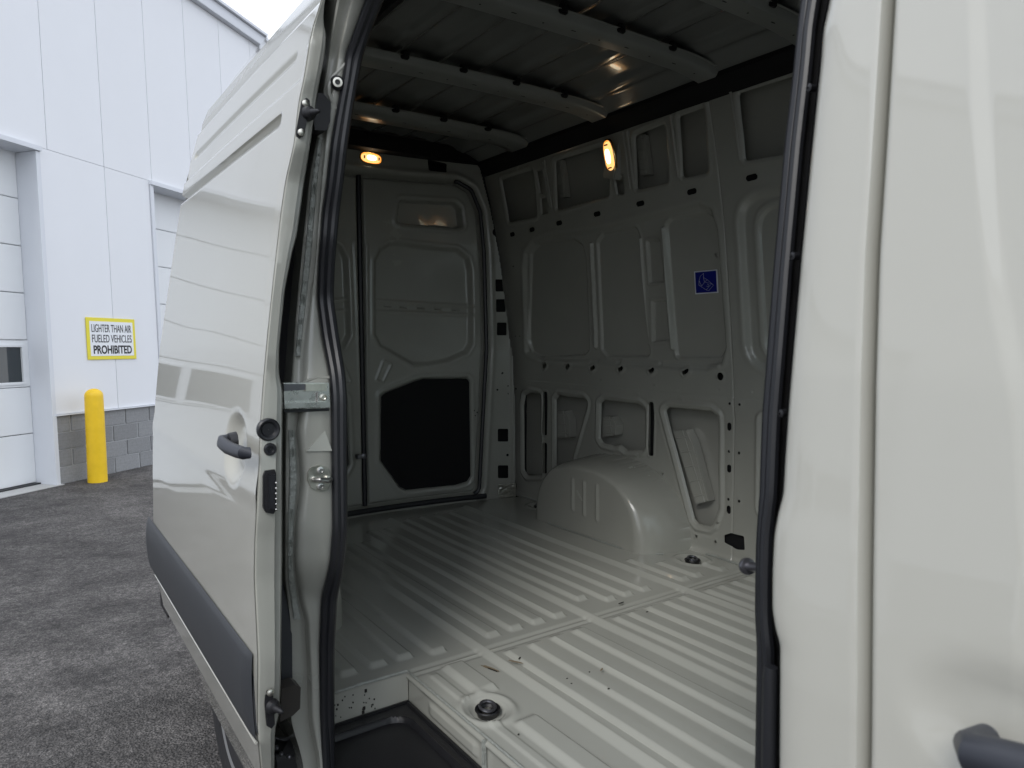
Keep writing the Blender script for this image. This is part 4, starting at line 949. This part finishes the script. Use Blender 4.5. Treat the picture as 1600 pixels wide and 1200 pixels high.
# fittings on the end face
def fit_y(px, py):
    p0 = at_fx(C0(py), py, lambda z: float(XD(z))); return at(px, py, y=p0[1]-.004)
p = fit_y(419, 671); b = MB(); b.lathe(tuple(p), (0, -1, 0), [(.0015, .001), (.0015, .013), (.007, .017), (.008, .0205), (.005, .0235), (-.004, .0235)], 28); b.build('rubber_grommet', RUBBER, SD)
p = fit_y(422, 702); b = MB(); b.lathe(tuple(p), (0, -1, 0), [(.003, .001), (.003, .005), (.006, .007), (.006, .011), (.003, .013), (-.004, .013)], 24); b.build('rubber_plug', RUBBER, SD)
def endbox(pts, name, m, parent, dy=-.012, bev=.003, dy0=0):
    b = MB(); P = []
    for px, py in pts: 
        q = fit_y(px, py); q = q+np.array([0, dy0, 0]); P.append(q)
    ym = np.mean([q[1] for q in P]); b.prism([(q[0], ym, q[2]) for q in P], (0, dy, 0), bev); return b.build(name, m, parent)
cb = endbox([(413, 735), (428, 733), (430, 740), (430, 796), (426, 802), (414, 800), (410, 792), (410, 744)], 'contact_block', BLACK, SD, -.010)
endbox([(417, 741), (427, 740), (427, 793), (417, 794)], 'contact_insert', RUBBER, cb, -.006, .001, -.010)
for k in range(6):
    py = 752+k*8.2; q = fit_y(427, py)+np.array([0, -.018, 0]); b = MB(); b.lathe(tuple(q), (0, -1, 0), [(0, .0026), (.004, .0024), (.005, .001)], 8); b.build('contact_pin', STEEL, cb)
for pts, scr, pin in (([(470, 159), (477, 154), (482, 158), (483, 168), (475, 210), (468, 217), (463, 213), (463, 203)], [(475, 163), (469, 208)], (480, 178)),
                      ([(415, 1078), (421, 1071), (427, 1075), (427, 1128), (421, 1134), (414, 1130), (413, 1100)], [(421, 1080), (421, 1125)], (424, 1102))):
    pp = endbox(pts, 'stop_plate', BLACK, SD, -.006, .002)
    for c in scr: q = fit_y(*c)+np.array([0, -.006, 0]); b = MB(); b.lathe(tuple(q), (0, -1, 0), [(0, .0075), (.004, .007), (.006, .003)], 14); b.build('plate_screw', ZINC, pp)
    q = fit_y(*pin)+np.array([0, -.004, 0]); b = MB(); b.lathe(tuple(q), (.35, -1, -.05), [(0, .016), (.010, .014), (.014, .008), (.028, .006), (.036, .004), (.038, .001)], 16); b.build('guide_pin', BLACK, pp)

# ---------------------------------------------------------------- wheels
def wheel(x, y, out_, name='road_wheel'):
    R_ = .355; zc = GZ+R_; 
    b = MB(); b.lathe((x, y, zc), (out_, 0, 0), [(-.225, .22), (-.23, .30), (-.21, .345), (-.18, R_), (-.04, R_), (-.012, .345), (0, .31), (-.002, .24), (-.012, .215)], 60); ty = b.build('wheel', TYRE, van)
    b = MB(); b.lathe((x, y, zc), (out_, 0, 0), [(-.20, .21), (-.02, .215), (-.008, .222), (-.012, .205), (-.06, .19), (-.075, .12), (-.05, .10), (-.045, .07), (-.02, .06), (-.015, .001)], 48); b.build('rim', ALLOY, ty)
    for k in range(6):
        t = k*math.pi/3; b = MB(); b.lathe((x-out_*.065, y+.085*math.cos(t), zc+.085*math.sin(t)), (out_, 0, 0), [(0, .011), (.02, .011), (.025, .006)], 6); b.build('wheel_nut', DARKST, ty)
    return ty
wheel(-.035, 2.55, -1); wheel(1.935, 2.55, 1); wheel(-.035, -1.10, -1); wheel(1.935, -1.10, 1)

# ---------------------------------------------------------------- middle pillar and front door
GAPC = curve([(1391, -60), (1387, 0), (1375, 200), (1362, 400), (1356, 600), (1352, 900), (1350, 1200), (1350, 1270)])
_g = [at_fx(GAPC(y), y, off(0)) for y in np.linspace(1270, -60, 60)]; GZs = [p[2] for p in _g]; GYs = [p[1] for p in _g]
def YGf(z): return float(np.interp(z, GZs, GYs))
FL = curve([(1262, -60), (1255, 0), (1243, 120), (1230, 225), (1213, 420), (1202, 575), (1196, 650), (1191, 850), (1189, 1050), (1186, 1200), (1185, 1270)])
FR = curve([(1300, -60), (1292, 0), (1282, 45), (1279, 90), (1265, 225), (1249, 390), (1235, 550), (1229, 620), (1222, 720), (1219, 775), (1210, 810), (1205, 840), (1202, 900), (1202, 960), (1207, 990), (1214, 1012), (1213, 1200), (1212, 1270)])
# body panel from the opening edge to the door gap
P = []; P2 = []
for y in ROWS:
    e = at_fx(FR(y), y, off(.0)); z = e[2]; row = []
    for t in np.linspace(0, 1, 22):
        yy = e[1]+(YGf(z)+.003-e[1])*t; row.append((float(XO(z))+.004*(1-t)**6*1.5+.010*max(0, (t-.92)/.08)**3, yy, z))
    row.append((float(XO(z))+.06, YGf(z)+.004, z)); P.append([(row[0][0]+.05, row[0][1]+.004, z), (row[0][0]+.012, row[0][1]+.006, z), (row[0][0]+.003, row[0][1]+.003, z)]+row)
zrow = [r[5][2] for r in P]; zz0 = min(zrow)
ext = []
for z in np.linspace(-.38, zz0-.02, 20): ext.append([(p[0]-float(XO(zz0))+float(XO(z)), p[1], z) for p in P[-1]])
P = P+ext[::-1]
top = P[0]; zt0 = top[5][2]; P = [[(p[0]-float(XO(zt0))+float(XO(z)), p[1], z) for p in top] for z in np.linspace(2.02, zt0+.02, 14)]+P
grid('middle_pillar_panel', np.array(P), PAINT, van, sharp=50, flip=False)
# black strip put in for the dark of the gap behind the seal
P = []
for y in ROWS:
    a = at_fx(FL(y)+6, y, off(.10)); c = at_fx(FR(y)+2, y, off(.03)); P.append([a+np.array([.10, -.30, 0]), a+np.array([.03, -.03, 0]), a, (a+c)/2+np.array([.02, -.01, 0]), c])
grid('pillar_gap_strip', np.array(P), MATTE, van, sharp=60)
rows = np.linspace(-60, 1270, 90)
def lobe2(t, d, r): 
    b = MB(); b.tube([tuple(at_fx(mixc(FL, FR, t)(y), y, off(d))) for y in rows], r, 10); return b
s2 = lobe2(.22, .085, .0075).build('front_opening_seal', RUBBER, van); lobe2(.46, .08, .0065).build('seal_lobe', RUBBER, s2)
lobe2(.34, .10, .009).build('seal_carrier', RUBBER, s2)
for c in ((1265, 137), (1239, 400), (1221, 646)):
    q = at_fx(c[0], c[1], off(.06)); b = MB(); b.lathe(tuple(q), (-1, .3, 0), [(-.006, .004), (.001, .004), (.002, .001)], 8); b.build('trim_clip', BLACK, s2)
# dusty lower seal end
b = MB(); b.tube([tuple(at_fx(x, y, off(.03))) for x, y in ((1205, 1042), (1204, 1060), (1203, 1120), (1202, 1200), (1202, 1270))], [.006, .0065, .0065, .0065, .0065], 12); b.build('lower_seal_tube', RUBBER, van)
# door buffer pin on the middle pillar
q = at(1203, 888, x=.015); q2 = at(1167, 885, x=.03); dv = Vector(q2-q)
ph = 'centring_pin'; b = MB(); Lq = dv.length
b.lathe(tuple(q-np.array(dv)*.3), dv, [(0, .0048), (Lq*1.20, .0048), (Lq*1.21, .0085), (Lq*1.27, .0092), (Lq*1.33, .0088), (Lq*1.35, .006), (Lq*1.33, .003)], 22); b.build(ph, DARKST, van)
# front passenger door: skin with window opening
YF0 = -.98
ys = np.concatenate([np.linspace(0, .8, 50), np.linspace(.805, 1, 150)]); zs = np.linspace(-.36, 1.86, 180)
Tf, Zf = np.meshgrid(ys, zs, indexing='ij'); Xf = XO(Zf); Ge = np.interp(Zf, GZs, GYs)-.003; Yf = YF0+(Ge-YF0)*Tf
wpl = fillet([(-.86, .60), (.02, .56), (.055, 1.30), (-.50, 1.38), (-.80, 1.0)], [.05, .07, .08, .2, .15]); sw = sd_poly(Yf, Zf, wpl, .4)
Hf = -.010*ramp(sw-.03, .03)
Hf -= .006*np.clip((Yf-(Ge-.006))/.006, 0, 1)**2
CRC = curve([(1506, -60), (1510, 0), (1515, 150), (1525, 300), (1541, 450), (1564, 560), (1580, 650), (1588, 780), (1592, 900)])
_c = [at_fx(CRC(y), y, off(0)) for y in np.linspace(900, -60, 40)]; yc_ = np.interp(Zf, [p[1+1] for p in _c], [p[1] for p in _c])
Hf -= .0022*np.clip((yc_-Yf)/.012, 0, 1)*np.clip((Zf-.70)/.08, 0, 1)
# pressed light line and handle cup
hq = at_fx(1560, 1160, off(0)); fy, fz = hq[1]-.005, hq[2]+.006
s = np.hypot((Yf-fy)*.62, Zf-fz)-.048; Hf -= .007*ramp(s, .030)
Hf += .0010*np.sin(Yf*7)*np.sin(Zf*4)+.004*ridge(Zf-.58, .05)
hk = sw < 0
FD = grid('front_passenger_door', np.stack([Xf-Hf, Yf, Zf], -1), PAINT, van, keep=~hk[:-1, :-1], flip=True, sharp=45); tag(FD, 'closed front passenger door')
P = [[(float(XO(z))+.006, YGf(z)-.003, z), (float(XO(z))+.06, YGf(z)-.004, z)] for z in np.linspace(-.36, 1.86, 60)]; grid('door_edge', np.array(P), INNER, FD)
pg = [(float(XO(p[1]))+.018, p[0], p[1]) for p in wpl]; b = MB(); b.prism(pg, (.004, 0, 0)); b.build('door_window', CGLASS, FD, smooth=False)
b = MB(); b.tube(pg+[pg[0]], .008, 8, cap=False); b.build('window_seal', RUBBER, FD)
b = MB(); e = [at_fx(px, py, off(-.035)) for px, py in ((1510, 1174), (1522, 1178), (1565, 1190), (1610, 1202), (1690, 1222), (1760, 1240))]
b.tube([tuple(e[0]+(.03, 0, 0)), tuple(e[0]+(.008, 0, 0)), tuple(e[1]), tuple(e[2]), tuple(e[3]), tuple(e[4]), tuple(e[5]), tuple(e[5]+(.04, -.01, 0))], [.008, .011, .0125, .0135, .0135, .0135, .013, .010], 16); b.build('door_handle', HANDLE, FD)
b = MB(); b.tube([(float(XO(z))+.03, YGf(z), z) for z in np.linspace(-.36, 1.9, 30)], .006, 6); b.build('door_gap_seal', RUBBER, van)
# cab: roof front, windscreen, bonnet, wings, bumper
side(-1.0, .27, 'cab_roof_side', z0=1.865, z1=2.03, ny=8)
b = MB(); b.tube([(float(XO(1.45))+.02, -.55, 1.40), (.12, -.80, 1.88)], .03, 8); b.tube([(1.88, -1.62, .48), (1.78, -.9, 1.86)], .04, 8); b.tube([(.02, -1.62, .48), (.13, -.9, 1.86)], .04, 8); b.build('windscreen_pillars', PAINT, van)
b = MB(); b.prism([(.03, -1.62, .50), (1.87, -1.62, .50), (1.74, -.98, 1.86), (.16, -.98, 1.86)], (0, .006, .002)); b.build('windscreen', CGLASS, van, smooth=False)
U3, V3 = np.meshgrid(np.linspace(0, 1, 24), np.linspace(0, 1, 24), indexing='ij')
Xb = -.02+1.94*U3; Yb = -1.62-.62*V3; Zb = .50-.10*V3-.12*V3**3-.06*(2*U3-1)**4; grid('bonnet', np.stack([Xb, Yb, Zb], -1), PAINT, van, flip=True)
for mir in (False, True):
    ys2 = np.linspace(-2.2, -.985, 50); zs2 = np.linspace(-.36, .46, 40); Y3, Z3 = np.meshgrid(ys2, zs2, indexing='ij'); X3 = XO(Z3)+.16*np.clip((-1.7-Y3)/.5, 0, 1)**2; X3 = 2*XC-X3 if mir else X3
    k3 = np.hypot(Y3+1.10, Z3-(GZ+.355)) > .42; grid('front_wing', np.stack([X3, Y3, Z3], -1), PAINT, van, keep=k3[:-1, :-1], flip=not mir)
    b = MB(); xx = .10 if not mir else 1.80; b.box(xx-.11, xx+.11, -2.27, -2.19, .10, .34, .03); b.build('headlight', CGLASS, van)
b = MB(); b.box(.0, 1.9, -2.38, -2.16, -.42, .06, .05); b.build('front_bumper', BLACK, van)
b = MB(); b.box(.28, 1.62, -2.25, -2.2, .08, .34, .02); b.build('radiator_grille', BLACK, van)
b = MB(); b.box(.05, 1.85, -1.60, -1.15, .25, .50, .05); b.build('dashboard', BLACK, van)
for sx in (.42, 1.40):
    b = MB(); b.box(sx-.25, sx+.25, -.85, -.35, .0, .18, .05); st_ = b.build('cab_seat', BLACK, van); b = MB(); b.box(sx-.24, sx+.24, -.38, -.22, .16, .80, .05); b.build('backrest', BLACK, st_)
b = MB(); b.box(-.34, -.14, -.88, -.80, .62, .98, .03); b.tube([(-.14, -.84, .70), (.0, -.84, .66)], .02, 8); b.build('door_mirror', BLACK, van)
